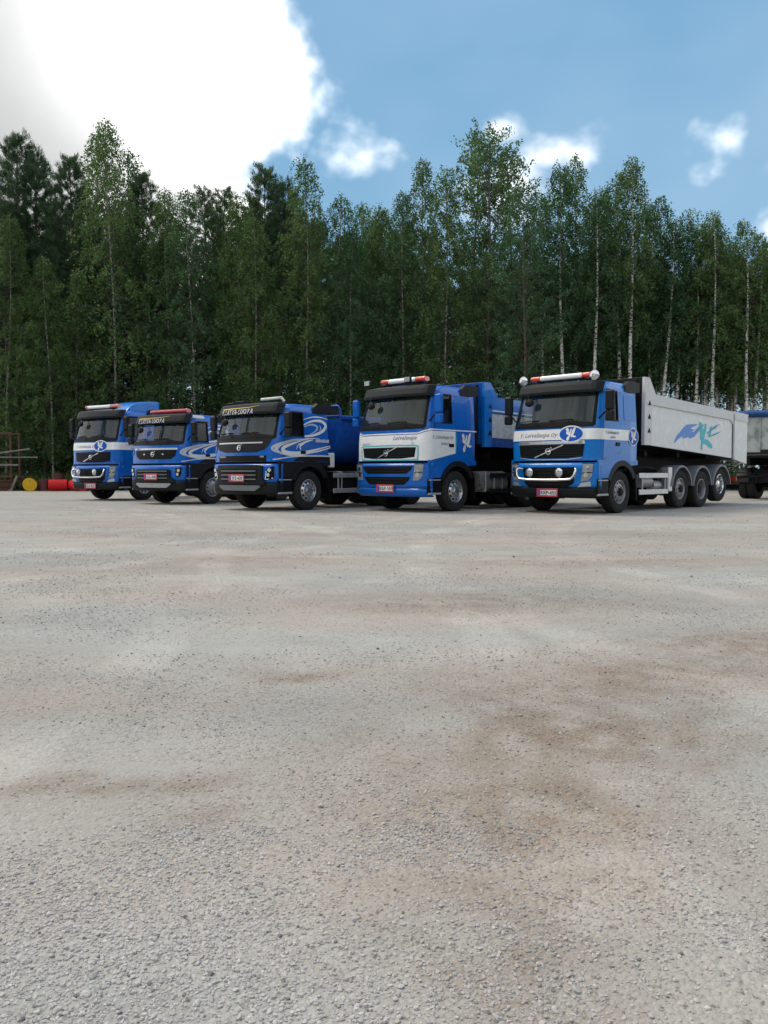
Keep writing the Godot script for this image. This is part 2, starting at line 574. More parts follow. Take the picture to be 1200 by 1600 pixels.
# a flat upright plane facing (face as above), for lettering on plates and bodies
func plane(face: int, at: float) -> Dictionary:
	if face == 0: return {"W": [[0.0, 9.0]], "F": [[0.0, at]], "r": 0.01, "bow": 0.0}
	return {"W": [[0.0, at]], "F": [[0.0, 90.0]], "r": 0.01, "bow": 0.0}

# the brush-script monogram: a Y and an L
func monogram(mb: Mb, P: Dictionary, face: int, x: float, y: float, s: float, off: float) -> void:
	var way := -1.0 if face == 1 else 1.0
	var strokes := [
		[[-0.62, 0.42], [-0.50, 0.62], [-0.40, 0.40], [-0.44, 0.10], [-0.24, 0.02], [-0.06, 0.26], [0.02, 0.60]],
		[[0.02, 0.60], [-0.10, 0.20], [-0.22, -0.30], [-0.34, -0.72], [-0.42, -0.55], [-0.20, -0.25], [0.04, -0.05]],
		[[0.56, 0.66], [0.42, 0.60], [0.28, 0.20], [0.12, -0.25], [0.04, -0.38]],
		[[0.04, -0.30], [0.20, -0.22], [0.42, -0.36], [0.66, -0.30]]]
	var ws := [0.26, 0.20, 0.28, 0.20]
	for k in 4:
		var pts := []
		for p in strokes[k]: pts.append(Vector2(x + way * p[0] * s, y + p[1] * s))
		ribbon(mb, P, face, smooth(pts, 6), ws[k] * s * 0.6, ws[k] * s * 1.2, ws[k] * s * 0.6, off + k * 0.0006)

func ring(P: Dictionary, y: float, k := 1.0) -> Array:
	var w := tab(P.W, y)
	var zc: float = tab(P.F, y) - P.bow - P.r
	var half := []
	var b: float = P.back
	half.append(Vector3(0, y, b)); half.append(Vector3(w * 0.5, y, b)); half.append(Vector3(w - 0.08, y, b)); half.append(Vector3(w, y, b + 0.08))
	for z in [-0.35, 0.10, 0.24, lerpf(0.24, zc - 0.07, 0.5), zc - 0.07, zc]: half.append(Vector3(w, y, z))
	for a in [60.0, 30.0]: half.append(Vector3(w - P.r + P.r * sin(deg_to_rad(a)), y, zc + P.r * cos(deg_to_rad(a))))
	for f in [1.0, 0.66, 0.33, 0.0]: half.append(surf(P, 0, (w - P.r) * f, y))
	var out := half.duplicate()
	for i in range(14, -1, -1): out.append(half[i] * Vector3(-1, 1, 1))
	if k < 1.0:
		for i in out.size():
			out[i] = Vector3(out[i].x * k, y, lerpf(0.1, out[i].z, k))
	return out

# ---------------------------------------------------------------- wheels
var wheel_sets := {}
const TO_X := Basis(Vector3(1, 0, 0), Vector3(0, 1, 0), Vector3(0, 0, 1))

func tyre_mesh(double: bool) -> Mesh:
	var prof := [[0.288, -0.125], [0.33, -0.148], [0.40, -0.156], [0.47, -0.150], [0.506, -0.138], [0.524, -0.115], [0.526, -0.092], [0.512, -0.088], [0.512, -0.070], [0.527, -0.066], [0.527, -0.012], [0.513, -0.009],
		[0.513, 0.009], [0.527, 0.012], [0.527, 0.066], [0.512, 0.070], [0.512, 0.088], [0.526, 0.092], [0.524, 0.115], [0.506, 0.138], [0.47, 0.150], [0.452, 0.1535], [0.448, 0.151], [0.40, 0.156], [0.33, 0.148], [0.288, 0.125]]
	var mb := Mb.new()
	mb.lathe(prof, Vector3.ZERO, TO_X, 40)
	if double: mb.lathe(prof, Vector3(-0.335, 0, 0), TO_X, 40)
	return mb.mesh()

# kind: "front" bulging steel disc, "alloy" with holes, "dish" deep rear rim, "polish" bright dish, "hub" bare heavy hub
func wheel(parent: Node, at: Vector3, left: bool, kind: String, turn := 0.0) -> void:
	var w := Node3D.new()
	w.name = "wheel"
	parent.add_child(w, true)
	w.position = at
	w.rotation.y = (0.0 if left else PI) + turn
	if not wheel_sets.has(kind):
		var deep := kind == "dish" or kind == "polish"
		var rim := Mb.new()
		var hub := Mb.new()
		var holes := Mb.new()
		var nuts := Mb.new()
		if deep:
			rim.lathe([[0.292, 0.118], [0.298, 0.138], [0.286, 0.142], [0.272, 0.118], [0.262, 0.06], [0.252, -0.045], [0.235, -0.066], [0.150, -0.070], [0.0, -0.070]], Vector3.ZERO, TO_X, 40)
			hub.lathe([[0.150, -0.070], [0.146, -0.02], [0.128, 0.0], [0.118, 0.075], [0.10, 0.095], [0.0, 0.10]], Vector3.ZERO, TO_X, 24)
		else:
			rim.lathe([[0.292, 0.118], [0.298, 0.138], [0.286, 0.142], [0.270, 0.112], [0.262, 0.085], [0.240, 0.090], [0.190, 0.128], [0.168, 0.136], [0.112, 0.136], [0.0, 0.136]], Vector3.ZERO, TO_X, 40)
			var big := kind == "hub"
			hub.lathe([[0.20 if big else 0.104, 0.134], [0.195 if big else 0.102, 0.16], [0.15 if big else 0.092, 0.185], [0.13 if big else 0.07, 0.205 if big else 0.19], [0.0, 0.21 if big else 0.19]], Vector3.ZERO, TO_X, 24)
			if kind == "hub":
				hub.lathe([[0.10, 0.209], [0.10, 0.235], [0.0, 0.236]], Vector3.ZERO, TO_X, 16)
		var rn := 0.196 if deep else 0.140
		for i in 10:
			var a := TAU * i / 10
			var nx := -0.072 if deep else 0.135
			nuts.lathe([[0.015, 0.0], [0.015, 0.028], [0.009, 0.036], [0.0, 0.036]], Vector3(nx, cos(a) * rn, sin(a) * rn), TO_X, 6)
			if not deep:
				var c := Vector3(0.1085, cos(a + 0.31) * 0.216, sin(a + 0.31) * 0.216)
				var out := Vector3(1.0, 0.76 * cos(a + 0.31), 0.76 * sin(a + 0.31)).normalized()
				var b := Basis(out, out.cross(Vector3(0.2, 1, 0.3)).normalized(), Vector3.ZERO)
				b.z = b.x.cross(b.y)
				var big_hole := 0.033 if kind == "alloy" else 0.025
				holes.lathe([[big_hole, 0.002], [big_hole * 0.9, 0.004], [0.0, 0.004]], c, b, 12)
		wheel_sets[kind] = [tyre_mesh(kind == "dish"), rim.mesh(), hub.mesh(), holes.mesh() if not deep else null, nuts.mesh()]
	var s: Array = wheel_sets[kind]
	inst("tyre", s[0], M.rubber, w)
	var rim_mat: Material = {"front": M.steel_rim, "alloy": M.alloy, "dish": M.steel_rim, "polish": M.chrome, "hub": M.steel_rim}[kind]
	inst("rim", s[1], rim_mat, w)
	inst("hub", s[2], M.chassis if kind in ["front", "dish"] else rim_mat, w)
	inst("wheel_nuts", s[4], M.steel_rim, w).set_meta("kind", "stuff")
	if s[3]: inst("hand_holes", s[3], M.plastic_dark, w).set_meta("kind", "stuff")

# ---------------------------------------------------------------- cab
func cab(T: Node3D, P: Dictionary, D: Dictionary) -> void:
	var paint: Material = D.paint
	var rows := [D.gap + 0.03, lerpf(D.gap, D.ys, 0.5), D.ys, D.ysw, lerpf(D.ysw, D.yt, 0.5), D.yt, D.yt + 0.1, D.yr - 0.05, D.yr - 0.015, D.yr]
	var lines := []
	for y in rows: lines.append(ring(P, y))
	for k in [0.7, 0.35, 0.02]:
		var r := ring(P, D.yr, k)
		for i in r.size(): r[i].y = D.yr + 0.03 * (1.0 - k)
		lines.append(r)
	var open := {}
	for i in [2, 3, 4]:
		for j in range(11, 19): open[i * 1000 + j] = true
	for i in [3, 4]:
		for j in [6, 7, 22, 23]: open[i * 1000 + j] = true
	var mb := Mb.new()
	mb.grid(lines, Vector3(0, 1.9, 0.1), open)
	obj("cab_shell", mb, paint, T)
	var under := Mb.new()
	under.box(Vector3(0, D.gap + 0.02, 0.2), Vector3(2.3, 0.03, 1.9), 0.005)
	under.box(Vector3(0, 0.86, 0.35), Vector3(1.45, 0.75, 1.6), 0.05)
	obj("engine_bay", under, M.plastic_dark, T)

	# glass
	var xg: float = tab(P.W, D.ys) - P.r + P.r * 0.5
	var glass := []
	for i in 7:
		var y := lerpf(D.ys + 0.02, D.yt, i / 6.0)
		var line := []
		var xe: float = tab(P.W, y) - P.r * 0.5
		for j in 15: line.append(on(P, 0, Vector2(lerpf(-xe, xe, j / 14.0), y), -0.012))
		glass.append(line)
	mb = Mb.new()
	mb.grid(glass, Vector3(0, 1.9, 0.0))
	obj("windscreen", mb, M.glass, T)
	mb = Mb.new()
	decal(mb, P, 0, PackedVector2Array([Vector2(-xg - 0.02, D.ys + 0.06), Vector2(-xg, D.ys - 0.03), Vector2(0, D.ys - 0.05), Vector2(xg, D.ys - 0.03), Vector2(xg + 0.02, D.ys + 0.06), Vector2(xg * 0.6, D.ys + 0.11), Vector2(-xg * 0.6, D.ys + 0.11)]), 0.006, 0.02)
	var xt: float = tab(P.W, D.yt) - P.r * 0.5
	for s in [-1.0, 1.0]:
		ribbon(mb, P, 0, [Vector2(s * xg, D.ys), Vector2(s * lerpf(xg, xt, 0.5), lerpf(D.ys, D.yt, 0.5)), Vector2(s * xt, D.yt)], 0.07, 0.06, 0.06, 0.005)
	obj("screen_surround", mb, M.plastic_dark, T)
	for k in 2:
		mb = Mb.new()
		var x0 := -0.62 + k * 0.95
		var pts := []
		for q in [[0.0, 0.03], [0.12, 0.07], [0.16, 0.14]]: pts.append(on(P, 0, Vector2(x0 + 0.30 - q[0], D.ys + q[1]), 0.03))
		mb.tube(pts, 0.012, 6)
		pts = []
		for q in 6: pts.append(on(P, 0, Vector2(x0 - 0.38 + q * 0.13, D.ys + 0.155 - absf(q - 3.5) * 0.006), 0.018))
		mb.tube(pts, 0.011, 6)
		obj("wiper", mb, M.plastic_dark, T)
	for s in [1, -1]:
		var sg := []
		for i in 4:
			var y := lerpf(D.ysw, D.yt, i / 3.0)
			var z1: float = tab(P.F, y) - P.bow - P.r - 0.07
			var line := []
			for j in 5: line.append(surf(P, s, lerpf(0.24, z1, j / 4.0), y) - Vector3(s * 0.015, 0, 0))
			sg.append(line)
		mb = Mb.new()
		mb.grid(sg, Vector3(0, 2.3, 0.4))
		obj("side_window", mb, M.glass_dark, T)
		var zb: float = tab(P.F, D.ysw) - P.bow - P.r - 0.07
		var zt: float = tab(P.F, D.yt) - P.bow - P.r - 0.07
		# door: a C round the window, proud of the shell
		var door := Mb.new()
		decal(door, P, s, PackedVector2Array([Vector2(0.10, D.door_b), Vector2(0.10, D.yt + 0.07), Vector2(zt + 0.02, D.yt + 0.07), Vector2(zt, D.yt + 0.012), Vector2(0.225, D.yt + 0.012), Vector2(0.225, D.ysw - 0.012), Vector2(zb + 0.08, D.ysw - 0.012), Vector2(zb + 0.13, D.gap + 0.06)]), 0.006, 0.012)
		var dn := obj("door", door, paint, T)
		mb = Mb.new()
		ribbon(mb, P, s, [Vector2(0.235, D.ysw), Vector2(0.6, D.ysw), Vector2(zb, D.ysw)], 0.04, 0.04, 0.04, 0.009)
		ribbon(mb, P, s, [Vector2(0.235, D.ysw - 0.02), Vector2(0.235, lerpf(D.ysw, D.yt, 0.5)), Vector2(0.235, D.yt + 0.02)], 0.04, 0.04, 0.04, 0.0095)
		ribbon(mb, P, s, [Vector2(0.235, D.yt), Vector2(0.5, D.yt), Vector2(zt, D.yt)], 0.04, 0.04, 0.04, 0.009)
		ribbon(mb, P, s, [Vector2(zb, D.ysw - 0.02), Vector2(lerpf(zb, zt, 0.5), lerpf(D.ysw, D.yt, 0.5)), Vector2(zt, D.yt + 0.02)], 0.05, 0.05, 0.05, 0.0095)
		obj("window_seal", mb, M.plastic_dark, dn)
		mb = Mb.new()
		ribbon(mb, P, s, [Vector2(0.095, D.door_b), Vector2(0.095, lerpf(D.door_b, D.yt, 0.5)), Vector2(0.095, D.yt + 0.07)], 0.016, 0.016, 0.016, 0.004)
		ribbon(mb, P, s, [Vector2(0.10, D.door_b - 0.005), Vector2(0.6, lerpf(D.door_b, D.gap + 0.055, 0.5)), Vector2(zb + 0.13, D.gap + 0.055)], 0.016, 0.016, 0.016, 0.004)
		ribbon(mb, P, s, [Vector2(zb + 0.137, D.gap + 0.06), Vector2(zb + 0.115, lerpf(D.gap, D.ysw, 0.5)), Vector2(zb + 0.09, D.ysw - 0.01)], 0.014, 0.014, 0.014, 0.004)
		obj("door_seal", mb, M.plastic_dark, dn)
		mb = Mb.new()
		mb.box(surf(P, s, 0.28, D.handle_y) + Vector3(s * 0.012, 0, 0), Vector3(0.03, 0.085, 0.19), 0.008)
		obj("handle", mb, M.plastic_dark, dn)
		# wheel arch side panel
		var poly := PackedVector2Array([Vector2(1.16, 0.87), Vector2(1.16, D.gap + 0.05), Vector2(-0.80, D.gap + 0.05), Vector2(-0.80, 1.20)])
		for i in 12:
			var a := deg_to_rad(lerpf(118.0, 28.0, i / 11.0))
			poly.append(Vector2(cos(a) * 0.72, 0.54 + sin(a) * 0.72))
		mb = Mb.new()
		mb.prism(poly, Vector3(s * 1.222, 0, 0), SIDE, 0.05)
		obj("side_panel", mb, M.plastic if D.dark_side else paint, T)
		var arch := PackedVector2Array()
		for i in 19:
			var a := deg_to_rad(lerpf(24.0, 152.0, i / 18.0))
			arch.append(Vector2(cos(a) * D.arch_r, 0.54 + sin(a) * D.arch_r))
		for i in 19:
			var a := deg_to_rad(lerpf(152.0, 24.0, i / 18.0))
			arch.append(Vector2(cos(a) * 0.635, 0.54 + sin(a) * 0.635))
		mb = Mb.new()
		mb.prism(arch, Vector3(s * 1.218, 0, 0), SIDE, 0.075)
		obj("wheel_arch", mb, M.plastic, T)
		mb = Mb.new()
		mb.prism(PackedVector2Array([Vector2(-0.60, 1.05), Vector2(-0.72, 0.92), Vector2(-0.76, 0.30), Vector2(-0.73, 0.30), Vector2(-0.66, 0.90)]), Vector3(s * 1.05, 0, 0), SIDE, 0.42)
		obj("mud_flap", mb, M.plastic_dark, T)
		# steps under the door
		mb = Mb.new()
		mb.box(Vector3(s * 1.13, 0.66, 0.93), Vector3(0.22, 0.41, 0.52), 0.02)
		obj("step_box", mb, M.plastic_dark, T)
		mb = Mb.new()
		mb.box(Vector3(s * 1.205, 0.475, 0.93), Vector3(0.10, 0.05, 0.50), 0.01)
		obj("step", mb, M.galvanised, T)
		mb = Mb.new()
		mb.box(Vector3(s * 1.215, 0.82, 0.93), Vector3(0.07, 0.03, 0.48), 0.006)
		obj("step", mb, M.galvanised, T)
		# mirror on two arms
		var mz: float = D.mirror_z
		mb = Mb.new()
		var my: float = lerpf(D.ysw, D.yt, 0.64)
		var hy: float = (D.yt - D.ysw) * 0.66
		mb.box(Vector3(s * 1.44, my, mz), Vector3(0.22, hy, 0.13), 0.06)
		mb.box(Vector3(s * 1.45, my - hy * 0.5 - 0.13, mz), Vector3(0.22, 0.23, 0.12), 0.05)
		var mi := obj("mirror", mb, D.mirror, T)
		mb = Mb.new()
		mb.tube([surf(P, s, mz + 0.05, D.ysw + 0.03), Vector3(s * 1.36, my - hy * 0.5 - 0.01, mz + 0.02), Vector3(s * 1.44, my - hy * 0.5 - 0.01, mz)], 0.02, 6)
		obj("mirror_arm", mb, M.plastic_dark, mi)
		mb = Mb.new()
		mb.tube([surf(P, s, zt, D.yt), Vector3(s * 1.36, my + hy * 0.5 + 0.015, mz + 0.02), Vector3(s * 1.44, my + hy * 0.5, mz)], 0.018, 6)
		obj("mirror_arm", mb, M.plastic_dark, mi)
		# air deflector fin behind the roof
		mb = Mb.new()
		mb.prism(PackedVector2Array([Vector2(-0.16, D.yr - 0.22), Vector2(-0.20, D.yr - 0.06), Vector2(-0.36, D.yr + 0.05), Vector2(-0.60, D.yr + 0.07), Vector2(-0.92, D.yr + 0.04), Vector2(-0.92, D.yr - 0.20), Vector2(-0.5, D.yr - 0.24)]), Vector3(s * 1.15, 0, 0), SIDE, 0.11)
		obj("roof_fin", mb, M.plastic, T)
	# sun visor
	var PV := visor_face(P, D)
	var rowsv := []
	for q in [[-0.04, -0.12], [-0.04, 0.0], [0.02, 0.0], [0.15, 0.0], [0.22, 0.0], [0.245, -0.04], [0.25, -0.16]]:
		var line := []
		for j in 23:
			var x: float = lerpf(-1.0, 1.0, j / 22.0) * (PV.W[0][1] - 0.01)
			var p := surf(PV, 0, x, D.yt + q[0])
			line.append(Vector3(p.x * (1.0 + q[1] * 0.3), p.y, p.z + q[1]))
		rowsv.append(line)
	mb = Mb.new()
	mb.grid(rowsv, Vector3(0, D.yt + 0.1, 0.3), {}, true)
	obj("sun_visor", mb, M.plastic, T)
	# front view mirror hanging before the screen
	mb = Mb.new()
	var fm := on(P, 0, Vector2(-0.62, D.yt - 0.28), 0.16)
	var prof := []
	for i in 9: prof.append([0.13 * sin(PI * i / 8.0), -0.055 * cos(PI * i / 8.0)])
	mb.lathe(prof, fm, Basis(Vector3(0, 0.2, 0.98), Vector3(0, 0.75, -0.15), Vector3(1, 0, 0)), 16, true)
	mb.tube([fm, fm + Vector3(-0.05, 0.14, -0.03), on(P, 0, Vector2(-0.8, D.yt + 0.0), 0.10)], 0.012, 6)
	obj("front_mirror", mb, M.plastic_dark, T)
	# inside
	mb = Mb.new()
	mb.box(Vector3(0, D.yr - 0.10, 0.0), Vector3(2.0, 0.03, 1.3), 0.01)
	mb.box(Vector3(0, lerpf(D.ys, D.yr, 0.4), -0.66), Vector3(2.2, D.yr - D.ys + 0.3, 0.03), 0.01)
	obj("cab_lining", mb, M.interior, T)
	mb = Mb.new()
	mb.prism(PackedVector2Array([Vector2(0.55, D.ys - 0.25), Vector2(1.05, D.ys - 0.2), Vector2(1.08, D.ys + 0.01), Vector2(0.80, D.ys + 0.10), Vector2(0.60, D.ys + 0.04)]), Vector3.ZERO, SIDE, 2.2)
	obj("dashboard", mb, M.interior, T)
	mb = Mb.new()
	for i in 16:
		var a := TAU * i / 16
		var a2 := TAU * (i + 1) / 16
		mb.tube([Vector3(0.55 + 0.23 * cos(a), D.ys + 0.10 + 0.13 * sin(a), 0.55 - 0.17 * sin(a)), Vector3(0.55 + 0.23 * cos(a2), D.ys + 0.10 + 0.13 * sin(a2), 0.55 - 0.17 * sin(a2))], 0.016, 6)
	mb.tube([Vector3(0.33, D.ys + 0.1, 0.55), Vector3(0.77, D.ys + 0.1, 0.55)], 0.02, 6)
	obj("steering_wheel", mb, M.plastic_dark, T)
	for s in [-1.0, 1.0]:
		mb = Mb.new()
		mb.box(Vector3(s * 0.55, D.ys + 0.12, -0.14), Vector3(0.5, 0.85, 0.14), 0.05, Basis(Vector3.RIGHT, -0.15))
		mb.box(Vector3(s * 0.55, D.ys + 0.62, -0.20), Vector3(0.28, 0.20, 0.10), 0.04)
		mb.box(Vector3(s * 0.55, D.ys - 0.30, 0.15), Vector3(0.5, 0.16, 0.5), 0.05)
		obj("seat", mb, M.seat_cloth, T)

func visor_face(P: Dictionary, D: Dictionary) -> Dictionary:
	var f: float = tab(P.F, D.yt)
	return {"W": [[D.yt - 0.1, tab(P.W, D.yt) + 0.015], [D.yt + 0.3, tab(P.W, D.yt) - 0.01]], "F": [[D.yt - 0.04, f + 0.14], [D.yt + 0.05, f + 0.15], [D.yt + 0.22, f + 0.06]], "r": 0.24, "bow": 0.11}

func bumper_face(D: Dictionary) -> Dictionary:
	return {"W": [[0.0, 1.235], [0.45, 1.25], [1.3, 1.25]], "F": [[0.38, 1.30], [0.46, 1.39], [0.70, 1.42], [D.gap - 0.12, 1.42], [D.gap, 1.40]], "r": 0.26, "bow": 0.10, "back": 0.7}

func bumper_part(PB: Dictionary, y0: float, y1: float) -> Mb:
	var mb := Mb.new()
	var rows := []
	var n := maxi(2, int(ceil((y1 - y0) / 0.08)))
	for i in n + 1:
		var y := lerpf(y0, y1, float(i) / n)
		var half := [surf(PB, 1, 1.02, y)]
		var w := tab(PB.W, y)
		var zc: float = tab(PB.F, y) - PB.bow - PB.r
		for a in [90.0, 67.0, 45.0, 22.0]: half.append(Vector3(w - PB.r + PB.r * sin(deg_to_rad(a)), y, zc + PB.r * cos(deg_to_rad(a))))
		for f in [1.0, 0.8, 0.6, 0.4, 0.2, 0.0]: half.append(surf(PB, 0, (w - PB.r) * f, y))
		var line := half.duplicate()
		for k in range(half.size() - 2, -1, -1): line.append(half[k] * Vector3(-1, 1, 1))
		rows.append(line)
	# returns at the top and the bottom edge
	var top := []
	for p in rows[n]: top.append(p * Vector3(0.94, 1, 0.92) + Vector3(0, 0.012, 0))
	rows.append(top)
	var low := []
	for p in rows[0]: low.append(p * Vector3(0.94, 1, 0.92) - Vector3(0, 0.012, 0))
	rows.insert(0, low)
	mb.grid(rows, Vector3(0, (y0 + y1) * 0.5, 0.5))
	return mb

func number_plate(T: Node, words: String, y: float, z: float) -> void:
	var mb := Mb.new()
	mb.box(Vector3(0, y, z), Vector3(0.60, 0.20, 0.02), 0.006)
	var frame := obj("number_plate", mb, M.plate_red, T)
	mb = Mb.new()
	mb.box(Vector3(0.02, y, z + 0.011), Vector3(0.50, 0.12, 0.006), 0.002)
	obj("plate_face", mb, M.white, frame)
	mb = Mb.new()
	mb.box(Vector3(-0.215, y, z + 0.0125), Vector3(0.05, 0.12, 0.006), 0.001)
	obj("plate_band", mb, M.print_blue, frame)
	lettering("plate_letters", words, plane(0, z + 0.014), 0, 0.045, y, 0.085, 0.002, M.black_print, frame)

func light_bar(T: Node, at: Vector3, wide: float, parts: Array) -> void:
	# parts: [share of the width, material]; laid end to end on a low foot
	var foot := Mb.new()
	foot.box(at + Vector3(0, -0.075, 0), Vector3(wide * 0.8, 0.03, 0.14), 0.01)
	for s in [-1.0, 1.0]: foot.box(at + Vector3(s * wide * 0.33, -0.10, 0), Vector3(0.05, 0.08, 0.10), 0.01)
	var n := obj("light_bar", foot, M.plastic_dark, T)
	var x := -wide * 0.5
	for p in parts:
		var w: float = wide * p[0]
		var mb := Mb.new()
		var ends := [0.0, 0.03, w - 0.03, w]
		var lines := []
		for k in 4:
			var q: float = ends[k]
			var sc := 1.0 if k in [1, 2] else 0.86
			var line := []
			for i in 13:
				var a := TAU * i / 12
				line.append(at + Vector3(x + q, 0.065 * sc * clampf(sin(a) * 1.3, -1, 1), 0.10 * sc * clampf(cos(a) * 1.2, -1, 1)))
			lines.append(line)
		mb.grid(lines, at + Vector3(x + w * 0.5, 0, 0))
		for e in [0, 3]:
			for i in range(1, 11): mb.flat(lines[e][0], lines[e][i], lines[e][i + 1])
		obj("lens", mb, p[1], n)
		x += w + 0.004

func round_lamp(T: Node, at: Vector3, r: float, called := "spot_lamp") -> void:
	var mb := Mb.new()
	var fwd := Basis(Vector3(0, 0, 1), Vector3(0, 1, 0), Vector3(-1, 0, 0))
	mb.lathe([[0.0, -0.10], [r * 0.6, -0.08], [r, -0.02], [r * 1.04, 0.0], [r * 1.04, 0.02], [r * 0.95, 0.024]], at, fwd, 24)
	mb.tube([at + Vector3(0, -r, -0.03), at + Vector3(0, -r - 0.10, -0.05)], 0.014, 6)
	var o := obj(called, mb, M.chrome, T)
	mb = Mb.new()
	mb.lathe([[r * 0.96, 0.018], [r * 0.7, 0.03], [r * 0.3, 0.037], [0.0, 0.038]], at, fwd, 24, true)
	obj("lamp_lens", mb, M.lamp_glass, o)

func square_lamp(T: Node, at: Vector3) -> void:
	var mb := Mb.new()
	mb.box(at, Vector3(0.20, 0.14, 0.10), 0.02)
	mb.tube([at + Vector3(0, -0.06, 0), at + Vector3(0, -0.16, 0)], 0.014, 6)
	var o := obj("spot_lamp", mb, M.plastic, T)
	mb = Mb.new()
	mb.box(at + Vector3(0, 0, 0.047), Vector3(0.18, 0.12, 0.02), 0.008)
	obj("lamp_lens", mb, M.lamp_glass, o)

# the round maker's mark with its diagonal bar
func iron_mark(T: Node, P: Dictionary, x: float, y: float, r: float, bar: float, rise: float) -> void:
	var mb := Mb.new()
	if bar > 0.0:
		var pts := []
		for i in 9: pts.append(Vector2(lerpf(-bar, bar, i / 8.0) + x, y + lerpf(-rise, rise, i / 8.0)))
		ribbon(mb, P, 0, pts, 0.026, 0.026, 0.026, 0.034)
	for i in 20:
		var a := TAU * i / 20
		var b := TAU * (i + 1) / 20
		mb.quad(on(P, 0, Vector2(x + r * cos(a), y + r * sin(a)), 0.040), on(P, 0, Vector2(x + r * cos(b), y + r * sin(b)), 0.040), on(P, 0, Vector2(x + r * 0.68 * cos(b), y + r * 0.68 * sin(b)), 0.043), on(P, 0, Vector2(x + r * 0.68 * cos(a), y + r * 0.68 * sin(a)), 0.043))
	mb.box(on(P, 0, Vector2(x, y), 0.040), Vector3(r * 1.5, r * 0.42, 0.006), 0.002)
	mb.tri(on(P, 0, Vector2(x + r * 0.7, y + r * 1.25), 0.041), on(P, 0, Vector2(x + r * 1.2, y + r * 1.2), 0.041), on(P, 0, Vector2(x + r * 1.2, y + r * 0.7), 0.041), Vector3(0, 0, 1), Vector3(0, 0, 1), Vector3(0, 0, 1))
	obj("maker_mark", mb, M.chrome, T)

func slats(T: Node, called: String, P: Dictionary, x: float, y0: float, y1: float, n: int, off: float, m: Material) -> void:
	for i in n:
		var y := lerpf(y0, y1, (i + 0.5) / n)
		var mb := Mb.new()
		decal(mb, P, 0, rect(-x, y - 0.012, x, y + 0.016), off, 0.02)
		obj(called, mb, m, T)

# ---------------------------------------------------------------- chassis and bodies
func chassis(T: Node, z1: float, rear: Array, kinds: Array, lifts: Array, front_kind: String) -> void:
	for s in [-1.0, 1.0]:
		var mb := Mb.new()
		mb.box(Vector3(s * 0.42, 0.96, (0.9 + z1) * 0.5), Vector3(0.09, 0.28, 0.9 - z1), 0.012)
		obj("chassis_rail", mb, M.chassis, T)
		wheel(T, Vector3(s * 1.045, 0.527, 0.0), s > 0, front_kind)
	var ax := Mb.new()
	ax.tube([Vector3(-1.0, 0.50, 0), Vector3(1.0, 0.50, 0)], 0.07, 8)
	obj("axle", ax, M.chassis, T)
	for i in rear.size():
		var mb := Mb.new()
		mb.tube([Vector3(-1.0, 0.527 + lifts[i], rear[i]), Vector3(1.0, 0.527 + lifts[i], rear[i])], 0.08, 8)
		mb.lathe([[0.0, -0.2], [0.18, -0.17], [0.22, 0.0], [0.18, 0.17], [0.0, 0.2]], Vector3(0, 0.527 + lifts[i], rear[i]), TO_X, 16, true)
		obj("axle", mb, M.chassis, T)
		for s in [-1.0, 1.0]:
			wheel(T, Vector3(s * (1.08 if kinds[i] == "dish" else 1.06), 0.527 + lifts[i], rear[i]), s > 0, kinds[i])
	for z in [-1.3, -2.4, -3.4]:
		var mb := Mb.new()
		mb.box(Vector3(0, 0.96, z), Vector3(0.76, 0.16, 0.08), 0.01)
		obj("cross_member", mb, M.chassis, T)

func fender(T: Node, s: float, z: float, m: Material, r := 0.62, a0 := 8.0, a1 := 172.0) -> void:
	var rows := []
	for q in [[0.74, 0.0], [0.76, 0.012], [1.24, 0.012], [1.265, 0.0], [1.265, -0.05]]:
		var line := []
		for i in 19:
			var a := deg_to_rad(lerpf(a0, a1, i / 18.0))
			line.append(Vector3(s * q[0], 0.54 + sin(a) * (r + q[1]), z + cos(a) * (r + q[1])))
		rows.append(line)
	var mb := Mb.new()
	mb.grid(rows, Vector3(s * 1.0, 0.54, z), {}, false)
	obj("rear_fender", mb, m, T)

